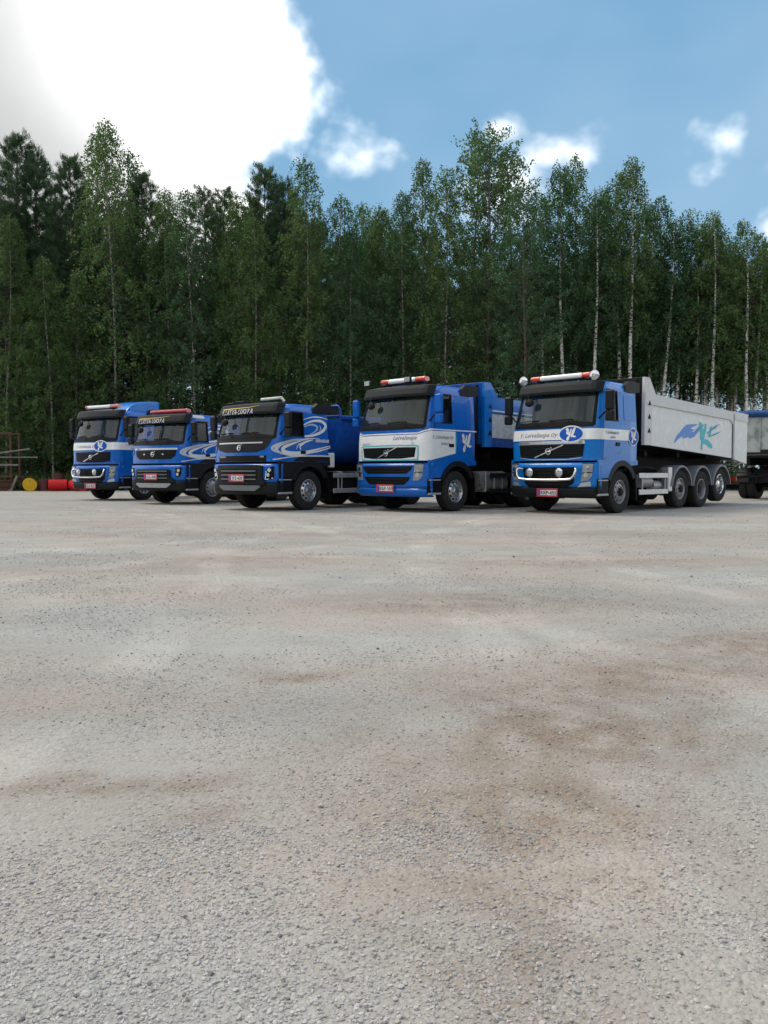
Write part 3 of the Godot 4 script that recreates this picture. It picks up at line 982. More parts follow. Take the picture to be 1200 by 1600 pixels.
func tipper(T: Node, B: Dictionary) -> Node3D:
	# straight-sided tipping body: z0 front, z1 rear, heights of its lower and upper edge at both ends
	var z0: float = B.z0
	var z1: float = B.z1
	var fl := Mb.new()
	fl.prism(PackedVector2Array([Vector2(z0, B.b0), Vector2(z0, B.b0 + 0.06), Vector2(z1, B.b1 + 0.06), Vector2(z1, B.b1)]), Vector3.ZERO, SIDE, 2.34)
	for s in [-1.0, 1.0]:
		fl.prism(PackedVector2Array([Vector2(z0 - 0.1, B.b0 - 0.24), Vector2(z0 - 0.1, B.b0), Vector2(z1 + 0.1, B.b1), Vector2(z1 + 0.1, B.b1 - 0.24)]), Vector3(s * 0.42, 0, 0), SIDE, 0.12)
	var body := obj("tipper_body", fl, M.chassis, T)
	var zr: float = B.post
	for s in [-1.0, 1.0]:
		var mb := Mb.new()
		mb.prism(PackedVector2Array([Vector2(z0, B.b0), Vector2(z0, B.t0), Vector2(zr, lerpf(B.t0, B.t1, (zr - z0) / (z1 - z0))), Vector2(zr, lerpf(B.b0, B.b1, (zr - z0) / (z1 - z0)))]), Vector3(s * 1.20, 0, 0), SIDE, 0.05)
		obj("side_wall", mb, B.wall, body)
		mb = Mb.new()
		var tr: float = lerpf(B.t0, B.t1, (zr - z0) / (z1 - z0))
		mb.prism(PackedVector2Array([Vector2(z0 - 0.02, B.t0 - B.rail), Vector2(z0 - 0.02, B.t0 + 0.01), Vector2(zr, tr + 0.01), Vector2(zr, tr - B.rail - 0.10), Vector2(zr + 0.22, tr - B.rail + 0.02)]), Vector3(s * 1.215, 0, 0), SIDE, 0.10)
		obj("top_rail", mb, B.rail_mat, body)
		mb = Mb.new()
		mb.prism(PackedVector2Array([Vector2(z0, B.b0 - 0.02), Vector2(z0, B.t0 - 0.02), Vector2(z0 - B.front, B.t0 - 0.03), Vector2(z0 - B.front, B.b0 - 0.02)]), Vector3(s * 1.212, 0, 0), SIDE, 0.092)
		obj("front_post", mb, B.rail_mat, body)
		mb = Mb.new()
		mb.prism(PackedVector2Array([Vector2(z0, B.t0 - 0.03), Vector2(z0, B.head), Vector2(z0 - 0.28, B.head), Vector2(z0 - 0.62, B.t0 + 0.02), Vector2(z0 - 0.62, B.t0 - 0.03)]), Vector3(s * 1.205, 0, 0), SIDE, 0.07)
		obj("headboard_gusset", mb, B.rail_mat, body)
		for k in 3:
			mb = Mb.new()
			var hy: float = lerpf(B.b0, B.t0, 0.27 + k * 0.27)
			mb.prism(PackedVector2Array([Vector2(z0 - 0.16, hy - 0.05), Vector2(z0 - 0.24, hy + 0.07), Vector2(z0 - 0.32, hy - 0.05)]), Vector3(s * 1.262, 0, 0), SIDE, 0.02)
			obj("hook", mb, M.plastic_dark, body)
		# rear pillar and tail section
		mb = Mb.new()
		var br: float = lerpf(B.b0, B.b1, (zr - z0) / (z1 - z0))
		mb.prism(PackedVector2Array([Vector2(zr - 0.005, br - 0.02), Vector2(zr - 0.005, tr - 0.02), Vector2(zr - 0.10, tr - 0.03), Vector2(zr - 0.10, br - 0.02)]), Vector3(s * 1.20, 0, 0), SIDE, 0.04)
		obj("rear_gap", mb, M.plastic_dark, body)
		mb = Mb.new()
		mb.prism(PackedVector2Array([Vector2(zr - 0.105, br - 0.03), Vector2(zr - 0.105, tr), Vector2(z1, B.t1), Vector2(z1, B.b1 - 0.12)]), Vector3(s * 1.225, 0, 0), SIDE, 0.09)
		obj("tail_section", mb, B.wall, body)
		mb = Mb.new()
		mb.prism(PackedVector2Array([Vector2(zr - 0.07, tr - 0.24), Vector2(zr - 0.07, tr + 0.015), Vector2(z1 - 0.02, B.t1 + 0.015), Vector2(z1 - 0.02, B.t1 - 0.24)]), Vector3(s * 1.24, 0, 0), SIDE, 0.09)
		obj("tail_rail", mb, B.rail_mat, body)
	var fw := Mb.new()
	fw.box(Vector3(0, (B.b0 + B.head) * 0.5, z0 - 0.03), Vector3(2.36, B.head - B.b0, 0.055), 0.01)
	obj("headboard", fw, B.head_mat, body)
	fw = Mb.new()
	fw.box(Vector3(0, B.head - 0.05, z0 - 0.14), Vector3(2.42, 0.09, 0.24), 0.012)
	obj("headboard_lip", fw, B.rail_mat, body)
	for k in 5:
		fw = Mb.new()
		fw.box(Vector3(-1.0 + k * 0.5, (B.b0 + B.head) * 0.5, z0 + 0.03), Vector3(0.06, B.head - B.b0 - 0.1, 0.06), 0.01)
		obj("headboard_rib", fw, M.plastic, body)
	fw = Mb.new()
	fw.box(Vector3(0, (B.b1 + B.t1) * 0.5, z1 + 0.05), Vector3(2.35, B.t1 - B.b1, 0.06), 0.01)
	obj("tailgate", fw, B.wall, body)
	# tipping ram and sub-frame
	fw = Mb.new()
	fw.box(Vector3(0, (B.b0 + 0.9) * 0.5, (z0 + z1) * 0.5), Vector3(0.96, B.b0 - 1.12, z0 - z1 - 0.9), 0.02)
	for k in 4: fw.box(Vector3(0, B.b0 - 0.24, lerpf(z0 - 0.5, z1 + 0.6, k / 3.0)), Vector3(2.1, 0.14, 0.12), 0.01)
	obj("sub_frame", fw, M.chassis, body)
	fw = Mb.new()
	fw.tube([Vector3(0, 0.9, z0 - 0.25), Vector3(0, B.b0 - 0.05, z0 - 0.22)], 0.10, 12)
	obj("tipping_ram", fw, M.chassis, T)
	return body

func fh_face() -> Dictionary:
	return {"W": [[1.2, 1.25], [2.0, 1.25], [3.0, 1.19], [3.15, 1.15], [3.21, 1.09], [3.235, 1.04]], "F": [[1.2, 1.37], [1.75, 1.37], [2.14, 1.33], [2.98, 1.08], [3.1, 0.98], [3.2, 0.80], [3.235, 0.66]], "r": 0.26, "bow": 0.11, "back": -0.80}

func fm_face() -> Dictionary:
	return {"W": [[1.2, 1.25], [1.85, 1.25], [2.6, 1.19], [2.72, 1.15], [2.79, 1.09], [2.82, 1.04]], "F": [[1.2, 1.38], [1.6, 1.37], [1.90, 1.33], [2.58, 1.12], [2.68, 1.02], [2.78, 0.82], [2.82, 0.68]], "r": 0.26, "bow": 0.11, "back": -0.80}

func fh_dims(paint: Material, mirror: Material) -> Dictionary:
	return {"gap": 1.27, "ys": 2.14, "ysw": 2.27, "yt": 2.98, "yr": 3.235, "door_b": 1.52, "handle_y": 1.70, "dark_side": false, "arch_r": 0.77, "paint": paint, "mirror": mirror, "mirror_z": 1.02}

func fm_dims(paint: Material) -> Dictionary:
	return {"gap": 1.26, "ys": 1.90, "ysw": 1.97, "yt": 2.58, "yr": 2.82, "door_b": 1.44, "handle_y": 1.54, "dark_side": true, "arch_r": 0.80, "paint": paint, "mirror": M.plastic, "mirror_z": 1.02}

func band(T: Node, called: String, P: Dictionary, faces: Array, m: Material, off := 0.009) -> Node:
	# faces: [face, polygon] laid edge to edge round the cab
	var mb := Mb.new()
	for f in faces: decal(mb, P, f[0], f[1], off, 0.002)
	return obj(called, mb, m, T)

func fh_headlights(T: Node, PB: Dictionary, led: bool) -> void:
	for s in [-1.0, 1.0]:
		var mb := Mb.new()
		decal(mb, PB, 0, PackedVector2Array([Vector2(s * 0.93, 1.22), Vector2(s * 1.15, 1.22), Vector2(s * 1.13, 0.92), Vector2(s * 1.05, 0.82), Vector2(s * 0.88, 0.80)]), 0.008, 0.02)
		var o := obj("headlight", mb, M.galvanised, T)
		mb = Mb.new()
		decal(mb, PB, 0, PackedVector2Array([Vector2(s * 0.93, 1.22), Vector2(s * 1.15, 1.22), Vector2(s * 1.13, 0.92), Vector2(s * 1.05, 0.82), Vector2(s * 0.88, 0.80)]), 0.032, 0.022)
		obj("headlight_cover", mb, M.glass, o)
		mb = Mb.new()
		decal(mb, PB, 0, PackedVector2Array([Vector2(s * 0.915, 1.01), Vector2(s * 1.135, 1.03), Vector2(s * 1.13, 1.00), Vector2(s * 0.91, 0.985)]), 0.012, 0.006)
		obj("headlight_divider", mb, M.plastic_dark, o)
		mb = Mb.new()
		decal(mb, PB, 0, oval(s * 1.04, 1.10, 0.06, 0.06, 16), 0.014, 0.008)
		decal(mb, PB, 0, oval(s * 1.00, 0.95, 0.06, 0.06, 16), 0.014, 0.008)
		obj("reflector", mb, M.chrome, o)
		mb = Mb.new()
		decal(mb, PB, 0, PackedVector2Array([Vector2(s * 0.90, 1.235), Vector2(s * 1.17, 1.235), Vector2(s * 1.17, 1.215), Vector2(s * 0.92, 1.215)]), 0.010, 0.02)
		obj("housing", mb, M.plastic_dark, o)
		if led:
			mb = Mb.new()
			decal(mb, PB, 0, PackedVector2Array([Vector2(s * 0.80, 0.66), Vector2(s * 0.88, 0.76), Vector2(s * 1.10, 0.80), Vector2(s * 1.12, 0.69)]), 0.008, 0.02)
			obj("fog_lamp", mb, M.lamp_glass, T)

func fh_grille(T: Node, P: Dictionary, y0: float, y1: float, bar: float) -> void:
	var mb := Mb.new()
	decal(mb, P, 0, PackedVector2Array([Vector2(-0.88, y0 + 0.04), Vector2(-0.5, y0), Vector2(0.5, y0), Vector2(0.88, y0 + 0.04), Vector2(0.92, y1), Vector2(-0.92, y1)]), 0.010, 0.02)
	var g := obj("grille", mb, M.plastic_dark, T)
	slats(g, "slat", P, 0.86, y0 + 0.03, y1, 5, 0.024, M.plastic)
	iron_mark(T, P, 0.0, (y0 + y1) * 0.5, 0.082, bar, 0.15)


func bull_bar(T: Node) -> void:
	var mb := Mb.new()
	var pts := []
	for p in [[-0.74, 1.10, 1.40], [-0.80, 1.11, 1.47], [-0.84, 1.07, 1.52], [-0.80, 0.93, 1.55], [-0.72, 0.85, 1.57], [-0.4, 0.83, 1.60], [0.0, 0.825, 1.61], [0.4, 0.83, 1.60], [0.72, 0.85, 1.57], [0.80, 0.93, 1.55], [0.84, 1.07, 1.52], [0.80, 1.11, 1.47], [0.74, 1.10, 1.40]]: pts.append(Vector3(p[0], p[1], p[2]))
	mb.tube(pts, 0.032, 10)
	for x in [-0.3, 0.3]: mb.tube([Vector3(x, 0.83, 1.60), Vector3(x, 0.84, 1.38)], 0.02, 6)
	obj("bull_bar", mb, M.chrome, T)
	for x in [-0.42, 0.42]: round_lamp(T, Vector3(x, 1.01, 1.58), 0.105)

func fh_bumper(T: Node, D: Dictionary, PB: Dictionary, low: Material, split_y: float) -> void:
	obj("bumper", bumper_part(PB, split_y, D.gap - 0.03), D.paint, T)
	obj("bumper_lip", bumper_part(PB, 0.40, split_y - 0.015), low, T)

func side_guard(T: Node, z0: float, z1: float, m: Material) -> void:
	for s in [-1.0, 1.0]:
		for y in [0.50, 0.93]:
			var mb := Mb.new()
			mb.box(Vector3(s * 1.20, y, (z0 + z1) * 0.5), Vector3(0.035, 0.13, z0 - z1), 0.008)
			obj("side_guard", mb, m, T)
		for z in [z0 - 0.25, z1 + 0.10]:
			var mb := Mb.new()
			mb.box(Vector3(s * 1.165, 0.72, z), Vector3(0.03, 0.56, 0.06), 0.006)
			obj("guard_post", mb, M.galvanised, T)

func tank(T: Node, s: float, z: float, length: float, m: Material) -> void:
	var mb := Mb.new()
	var poly := PackedVector2Array()
	for i in 24:
		var a := TAU * i / 24
		poly.append(Vector2(0.30 * signf(cos(a)) * pow(absf(cos(a)), 0.5), 0.27 * signf(sin(a)) * pow(absf(sin(a)), 0.5)))
	mb.prism(poly, Vector3(s * 0.86, 0.76, z), Basis(Vector3(1, 0, 0), Vector3(0, 1, 0), Vector3(0, 0, 1)), length)
	var o := obj("fuel_tank", mb, m, T)
	for k in 2:
		mb = Mb.new()
		mb.box(Vector3(s * 0.86, 0.76, z - length * 0.3 + k * length * 0.6), Vector3(0.625, 0.565, 0.05), 0.08)
		obj("tank_strap", mb, M.galvanised, o)

func rear_gear(T: Node, z: float) -> void:
	var mb := Mb.new()
	mb.box(Vector3(0, 0.55, z), Vector3(2.3, 0.14, 0.10), 0.01)
	obj("underrun_bar", mb, M.chassis, T)
	for s in [-1.0, 1.0]:
		mb = Mb.new()
		mb.box(Vector3(s * 0.85, 0.80, z - 0.03), Vector3(0.32, 0.12, 0.05), 0.01)
		obj("tail_lamp", mb, M.red_lens, T)

func round_body(T: Node, z0: float, z1: float, m: Material) -> void:
	# half-pipe tipping body
	var sec := []
	for p in [[1.16, 2.52], [1.16, 2.25], [1.12, 1.95], [1.0, 1.65], [0.80, 1.42], [0.5, 1.27], [0.0, 1.22]]: sec.append(Vector2(p[0], p[1]))
	var full := []
	for p in sec: full.append(p)
	for i in range(sec.size() - 2, -1, -1): full.append(Vector2(-sec[i].x, sec[i].y))
	var rows := []
	for k in 9:
		var z := lerpf(z0, z1, k / 8.0)
		var line := []
		for p in smooth(full, 3): line.append(Vector3(p.x, p.y, z))
		rows.append(line)
	var mb := Mb.new()
	mb.grid(rows, Vector3(0, 2.3, (z0 + z1) * 0.5))
	var inner := []
	for line in rows:
		var l2 := []
		for p in line: l2.append(Vector3(p.x * 0.96, p.y + (0.05 if p.y < 2.0 else 0.0), p.z))
		inner.append(l2)
	mb.grid(inner, Vector3(0, 9, (z0 + z1) * 0.5))
	var body := obj("tipper_body", mb, m, T)
	for s in [-1.0, 1.0]:
		mb = Mb.new()
		mb.box(Vector3(s * 1.17, 2.55, (z0 + z1) * 0.5), Vector3(0.14, 0.13, z0 - z1), 0.03)
		obj("top_rail", mb, m, body)
		for k in 3:
			mb = Mb.new()
			mb.box(Vector3(s * 1.185, 2.25, lerpf(z0, z1, 0.2 + 0.3 * k)), Vector3(0.07, 0.5, 0.10), 0.02)
			obj("side_rib", mb, m, body)
	# sloping front wall
	mb = Mb.new()
	var fp := PackedVector2Array()
	for p in smooth(full, 3): fp.append(p)
	mb.prism(fp, Vector3(0, 0, z0 + 0.03), Basis(), 0.06)
	obj("front_wall", mb, m, body)
	# spill guard frame over the front wall with a mesh panel
	mb = Mb.new()
	for s in [-1.0, 1.0]:
		mb.tube([Vector3(s * 1.17, 2.40, z0 + 0.02), Vector3(s * 1.17, 2.74, z0 + 0.02), Vector3(s * 1.08, 2.88, z0 + 0.02), Vector3(0, 2.88, z0 + 0.02)], 0.035, 8)
	mb.tube([Vector3(-1.15, 2.60, z0 + 0.02), Vector3(1.15, 2.60, z0 + 0.02)], 0.03, 8)
	obj("spill_guard", mb, m, body)
	mb = Mb.new()
	mb.box(Vector3(0, 2.72, z0), Vector3(2.22, 0.26, 0.02), 0.004)
	obj("guard_panel", mb, M.plastic, body)
	mb = Mb.new()
	for s in [-1.0, 1.0]: mb.prism(PackedVector2Array([Vector2(1.16, 2.52), Vector2(1.16, 2.50), Vector2(1.12, 1.95), Vector2(0.8, 1.42), Vector2(0.0, 1.22), Vector2(-0.8, 1.42), Vector2(-1.12, 1.95), Vector2(-1.16, 2.52)]), Vector3(0, 0, z1 - 0.03), Basis(), 0.06)
	obj("tailgate", mb, m, body)
	mb = Mb.new()
	for s in [-1.0, 1.0]: mb.box(Vector3(s * 0.42, 1.17, (z0 + z1) * 0.5), Vector3(0.12, 0.14, z0 - z1 - 0.1), 0.01)
	obj("sub_frame", mb, M.chassis, body)
	mb = Mb.new()
	mb.tube([Vector3(0, 0.9, z0 + 0.18), Vector3(0, 2.2, z0 + 0.14)], 0.09, 12)
	obj("tipping_ram", mb, M.chassis, T)

func swirls(T: Node, P: Dictionary) -> void:
	for s in [1, -1]:
		var w: Mb
		var g: Mb
		w = Mb.new()
		ribbon(w, P, s, smooth(vs([[-0.37, 1.93], [0.10, 1.905], [0.60, 1.79], [1.00, 1.65], [0.96, 1.535], [0.62, 1.515], [0.22, 1.55], [-0.30, 1.64], [-0.79, 1.74]]), 8), 0.005, 0.115, 0.02, 0.012)
		obj("white_swirl", w, M.white, T)
		g = Mb.new()
		ribbon(g, P, s, smooth(vs([[0.20, 1.89], [0.60, 1.86], [1.08, 1.74], [1.20, 1.61], [1.12, 1.53], [0.9, 1.485]]), 8), 0.01, 0.12, 0.02, 0.0112)
		obj("grey_swirl", g, M.grey_print, T)
		w = Mb.new()
		ribbon(w, P, s, smooth(vs([[1.10, 1.495], [0.75, 1.452], [0.45, 1.462], [0.1, 1.52], [-0.4, 1.60], [-0.79, 1.69]]), 8), 0.015, 0.045, 0.03, 0.0126)
		obj("white_swirl", w, M.white, T)
		w = Mb.new()
		ribbon(w, P, s, smooth(vs([[-0.10, 1.885], [0.22, 1.81], [0.40, 1.70], [0.36, 1.60]]), 8), 0.02, 0.075, 0.02, 0.0132)
		obj("white_swirl", w, M.white, T)
		w = Mb.new()
		ribbon(w, P, s, smooth(vs([[0.22, 1.83], [0.46, 1.74], [0.54, 1.62]]), 8), 0.005, 0.028, 0.012, 0.0132)
		obj("white_swirl", w, M.white, T)
		# upper curl behind the window
		w = Mb.new()
		ribbon(w, P, s, smooth(vs([[0.22, 2.27], [-0.10, 2.38], [-0.45, 2.40], [-0.64, 2.29], [-0.52, 2.14], [-0.20, 2.02], [0.21, 1.965]]), 8), 0.03, 0.10, 0.05, 0.012)
		obj("white_swirl", w, M.white, T)
		g = Mb.new()
		ribbon(g, P, s, smooth(vs([[0.22, 2.22], [-0.10, 2.29], [-0.30, 2.23], [-0.22, 2.12], [0.0, 2.03]]), 8), 0.02, 0.07, 0.01, 0.0114)
		obj("grey_swirl", g, M.grey_print, T)
		w = Mb.new()
		ribbon(w, P, s, smooth(vs([[-0.38, 2.29], [-0.44, 2.20], [-0.36, 2.12]]), 6), 0.004, 0.026, 0.006, 0.0128)
		obj("white_swirl", w, M.white, T)
		w = Mb.new()
		ribbon(w, P, s, smooth(vs([[0.22, 2.41], [-0.12, 2.49], [-0.45, 2.50], [-0.74, 2.46]]), 8), 0.012, 0.04, 0.012, 0.012)
		obj("white_swirl", w, M.white, T)
		# long lines running along the sill
		w = Mb.new()
		ribbon(w, P, s, smooth(vs([[1.24, 1.345], [0.9, 1.40], [0.4, 1.44], [-0.2, 1.455], [-0.79, 1.455]]), 8), 0.02, 0.03, 0.035, 0.0136)
		obj("white_swirl", w, M.white, T)
		g = Mb.new()
		ribbon(g, P, s, smooth(vs([[0.9, 1.74], [0.5, 1.83], [0.1, 1.885]]), 8), 0.005, 0.025, 0.005, 0.0138)
		obj("grey_swirl", g, M.grey_print, T)
		var dk := Mb.new()
		decal(dk, P, s, PackedVector2Array([Vector2(0.66, 1.305), Vector2(0.42, 1.425), Vector2(-0.78, 1.432), Vector2(-0.78, 1.305)]), 0.010, 0.006)
		obj("arch_trim", dk, M.plastic, T)

func vs(a: Array) -> Array:
	var out := []
	for p in a: out.append(Vector2(p[0], p[1]))
	return out

func black_visor_print(T: Node, P: Dictionary, D: Dictionary) -> void:
	var PV := visor_face(P, D)
	lettering("visor_letters", "Y.LATVA-LUOPA", PV, 0, -0.27, D.yt + 0.035, 0.125, 0.004, M.white, T, 0.18, false, 1.0)
	var mb := Mb.new()
	ribbon(mb, PV, 0, smooth(vs([[-0.90, D.yt + 0.125], [-0.3, D.yt + 0.13], [0.2, D.yt + 0.14], [0.55, D.yt + 0.18]]), 8), 0.03, 0.018, 0.006, 0.004)
	obj("visor_stripe", mb, M.gold, T)

func make_trucks() -> void:
	var row := "blue trucks parked in a row before the forest"
	# ---- fifth truck: grey tipping body on four axles
	var T := thing("tipper_truck", "four-axle blue truck with long pale grey tipping body, rightmost in the row", "truck", Vector3(5.0, 0, -20.77), deg_to_rad(-44), row)
	var P := fh_face()
	var D := fh_dims(M.blue, M.plastic)
	var PB := bumper_face(D)
	cab(T, P, D)
	fh_bumper(T, D, PB, M.plastic, 0.66)
	fh_stripes(T, P, true)
	fh_grille(T, P, 1.36, 1.69, 0.40)
	fh_name_bar(T, P, "460")
	fh_headlights(T, PB, true)
	lower_intake(T, PB, 0.70, 0.66, 1.14)
	bull_bar(T)
	number_plate(T, "KKP-455", 0.515, 1.43)
	for x in [-1.02, 1.0]: round_lamp(T, Vector3(x, 3.34, 0.98), 0.115)
	light_bar(T, Vector3(-0.02, 3.38, 0.80), 1.7, [[0.16, M.red_lens], [0.70, M.lamp_white], [0.14, M.red_lens]])
	chassis(T, -8.0, [-3.45, -4.84, -6.25], ["front", "dish", "polish"], [0.03, 0.0, 0.13], "front")
	for z in [-3.45, -4.84, -6.25]:
		for s in [-1.0, 1.0]: fender(T, s, z, M.fender_grey, 0.66 if z > -6.0 else 0.70)
	side_guard(T, -0.98, -2.66, M.aluminium)
	for s in [-1.0, 1.0]:
		var mb := Mb.new()
		mb.box(Vector3(s * 1.12, 0.82, -2.76), Vector3(0.22, 0.66, 0.24), 0.02)
		obj("guard_box", mb, M.aluminium, T)
		mb = Mb.new()
		mb.tube([Vector3(s * 0.95, 0.78, -1.35), Vector3(s * 0.95, 0.78, -1.95)], 0.17, 16)
		mb.tube([Vector3(s * 0.98, 0.66, -2.05), Vector3(s * 0.98, 0.66, -2.5)], 0.13, 16)
		obj("air_tank", mb, M.galvanised, T)
		mb = Mb.new()
		mb.tube([Vector3(s * 0.85, 1.10, -1.3), Vector3(s * 0.95, 1.16, -1.8), Vector3(s * 1.02, 1.10, -2.3), Vector3(s * 1.0, 0.7, -2.4)], 0.022, 6)
		obj("hose", mb, M.plastic_dark, T)
	tank(T, -1.0, -1.9, 1.1, M.aluminium)
	var body := tipper(T, {"z0": -1.14, "z1": -8.2, "post": -7.05, "b0": 1.74, "b1": 1.40, "t0": 3.05, "t1": 2.84, "rail": 0.27, "front": 0.40, "head": 3.46, "wall": M.body_grey, "rail_mat": M.body_rail, "head_mat": M.plastic})
	tipper_splash(body)
	rear_gear(T, -8.05)

	# ---- fourth truck: white front, blue and white body
	T = thing("tipper_truck", "blue truck with white front panel and blue and white tipping body", "truck", Vector3(1.0, 0, -21.72), deg_to_rad(-43), row)
	D = fh_dims(M.blue_deep, M.blue_deep)
	PB = bumper_face(D)
	cab(T, P, D)
	fh_bumper(T, D, PB, M.blue_deep, 0.62)
	band(T, "white_panel", P, [[0, PackedVector2Array([Vector2(-1.24, 1.31), Vector2(1.24, 1.31), Vector2(1.24, 2.05), Vector2(0.95, 1.96), Vector2(-0.95, 1.96), Vector2(-1.24, 2.05)])],
		[1, PackedVector2Array([Vector2(1.13, 1.31), Vector2(0.115, 1.50), Vector2(0.115, 2.06), Vector2(1.12, 2.05)])], [-1, PackedVector2Array([Vector2(1.13, 1.31), Vector2(0.115, 1.50), Vector2(0.115, 2.06), Vector2(1.12, 2.05)])]], M.white)
	band(T, "white_line", P, [[0, PackedVector2Array([Vector2(-1.24, 2.07), Vector2(-0.95, 1.98), Vector2(0.95, 1.98), Vector2(1.24, 2.07), Vector2(1.24, 2.10), Vector2(0.95, 2.01), Vector2(-0.95, 2.01), Vector2(-1.24, 2.10)])], [1, rect(-0.79, 2.075, 1.12, 2.105)], [-1, rect(-0.79, 2.075, 1.12, 2.105)]], M.white)
	var tm := Mb.new()
	ribbon(tm, P, 0, smooth(vs([[-0.90, 1.335], [-0.97, 1.36], [-0.98, 1.60], [-0.95, 1.675], [-0.6, 1.685], [0.0, 1.69], [0.6, 1.685], [0.95, 1.675], [0.98, 1.60], [0.97, 1.36], [0.90, 1.335], [0.0, 1.325], [-0.90, 1.335]]), 6), 0.04, 0.04, 0.04, 0.0115)
	for f in [1, -1]: ribbon(tm, P, f, smooth(vs([[0.10, 1.50], [0.09, 1.8], [0.10, 2.04]]), 6), 0.03, 0.03, 0.03, 0.0115)
	obj("teal_edging", tm, M.teal_print, T)
	tm = Mb.new()
	ribbon(tm, P, 0, smooth(vs([[-0.86, 1.355], [-0.92, 1.39], [-0.93, 1.60], [-0.9, 1.655], [0.0, 1.665], [0.9, 1.655], [0.93, 1.60], [0.92, 1.39], [0.86, 1.355], [0.0, 1.345], [-0.86, 1.355]]), 6), 0.02, 0.02, 0.02, 0.026)
	obj("grille_frame", tm, M.white, T)
	fh_grille(T, P, 1.36, 1.645, 0.36)
	lettering("maker_letters", "VOLVO", P, 0, -0.78, 1.745, 0.05, 0.012, M.grey_print, T, 0.0, false, 1.5)
	lettering("model_letters", "FH", P, 0, 0.82, 1.745, 0.045, 0.012, M.grey_print, T)
	lettering("front_script", "Latvaluopa", P, 0, 0.58, 1.88, 0.09, 0.012, M.script_print, T, 0.35, true)
	for f in [1, -1]:
		lettering("door_script", "Y. Latvaluopa Oy", P, f, 0.62, 1.90, 0.085, 0.012, M.script_print, T, 0.35, true, 0.82)
		lettering("door_script", "Jalasto", P, f, 0.52, 1.74, 0.075, 0.012, M.script_print, T, 0.35, true)
		var mg := Mb.new()
		monogram(mg, P, f, -0.36, 1.80, 0.31, 0.010)
		obj("monogram", mg, M.white, T)
	fh_headlights(T, PB, false)
	lower_intake(T, PB, 0.82, 0.98, 1.17)
	lower_intake(T, PB, 0.74, 0.70, 0.90)
	number_plate(T, "KGP-103", 0.60, 1.43)
	for x in [-1.0, 0.42]: square_lamp(T, Vector3(x, 3.38, 1.02))
	light_bar(T, Vector3(0.06, 3.40, 0.74), 1.55, [[0.17, M.red_lens], [0.60, M.lamp_white], [0.22, M.red_lens]])
	chassis(T, -6.4, [-3.35, -4.72], ["dish", "dish"], [0.0, 0.0], "alloy")
	for z in [-3.35, -4.72]:
		for s in [-1.0, 1.0]: fender(T, s, z, M.plastic, 0.64)
	side_guard(T, -1.5, -2.7, M.chassis)
	for s in [-1.0, 1.0]: tank(T, s, -1.75, 1.3, M.grey_steel)
	body = tipper(T, {"z0": -1.16, "z1": -6.6, "post": -5.9, "b0": 1.72, "b1": 1.62, "t0": 3.05, "t1": 2.98, "rail": 0.42, "front": 0.34, "head": 3.44, "wall": M.blue_body, "rail_mat": M.blue, "head_mat": M.blue_body})
	for s in [-1.0, 1.0]:
		for k in 15:
			var pl := Mb.new()
			var z := -1.62 - k * 0.28
			pl.box(Vector3(s * 1.232, 2.28 - k * 0.004, z), Vector3(0.02, 0.66, 0.272), 0.004)
			obj("plank", pl, M.plank_white, body)
		var ln := Mb.new()
		ln.box(Vector3(s * 1.270, 2.655, -3.55), Vector3(0.012, 0.04, 4.1), 0.002, Basis(Vector3.RIGHT, -0.014))
		obj("white_line", ln, M.white, body)
	rear_gear(T, -6.35)

	# ---- third truck: black front, swirls, half-pipe body
	T = thing("tipper_truck", "blue truck with black grille panel and white swirls, middle of the row", "truck", Vector3(-2.96, 0, -22.33), deg_to_rad(-38), row)
	fm_truck(T, M.blue_deep, true)
	number_plate(T, "JYZ-420", 0.86, 1.50)
	var bb := Mb.new()
	bb.box(Vector3(-0.55, 2.92, 0.80), Vector3(0.34, 0.05, 0.12), 0.015)
	bb.box(Vector3(-0.95, 2.90, 0.80), Vector3(0.30, 0.04, 0.10), 0.012)
	obj("roof_rail", bb, M.plastic, T)
	bb = Mb.new()
	bb.tube([Vector3(0.30, 2.94, 0.86), Vector3(0.80, 2.95, 0.84), Vector3(0.98, 2.96, 0.80), Vector3(1.03, 2.86, 0.74)], 0.04, 10)
	obj("folded_beacon", bb, M.plank_white, T)
	for f in [1, -1]: lettering("door_number", "0400-868640", fm_face(), f, -0.47, 1.86, 0.085, 0.012, M.white, T, 0.0, false, 0.78)

	# ---- second truck: blue grille surround, red light bar
	T = thing("tipper_truck", "blue truck with long red light bar above its black visor", "truck", Vector3(-6.47, 0, -26.36), deg_to_rad(-33), row)
	fm_truck(T, M.blue_deep, false)
	number_plate(T, "LLL-436", 0.87, 1.50)
	light_bar(T, Vector3(0.15, 2.93, 0.80), 1.65, [[0.33, M.red_dark], [0.34, M.red_dark], [0.33, M.red_dark]])
	bb = Mb.new()
	decal(bb, {"W": [[2.0, 1.155], [2.9, 1.145]], "F": [[0.0, 3.0]], "r": 0.1, "bow": 0.0}, 1, PackedVector2Array([Vector2(0.78, 2.70), Vector2(0.80, 2.79), Vector2(0.34, 2.79), Vector2(0.30, 2.70)]), 0.012, 0.02)
	obj("roof_sticker", bb, M.white, T)

	# ---- first truck: tall roof deflector
	T = thing("truck_tractor", "blue truck with tall roof air deflector and white band, farthest left of the row", "truck", Vector3(-9.73, 0, -29.86), deg_to_rad(-31), row)
	D = fh_dims(M.blue_deep, M.plastic)
	PB = bumper_face(D)
	cab(T, P, D)
	fh_bumper(T, D, PB, M.plastic, 0.66)
	fh_stripes(T, P, false)
	fh_grille(T, P, 1.36, 1.72, 0.40)
	fh_headlights(T, PB, true)
	lower_intake(T, PB, 0.70, 0.66, 1.14)
	bull_bar(T)
	number_plate(T, "ILX-622", 0.53, 1.43)
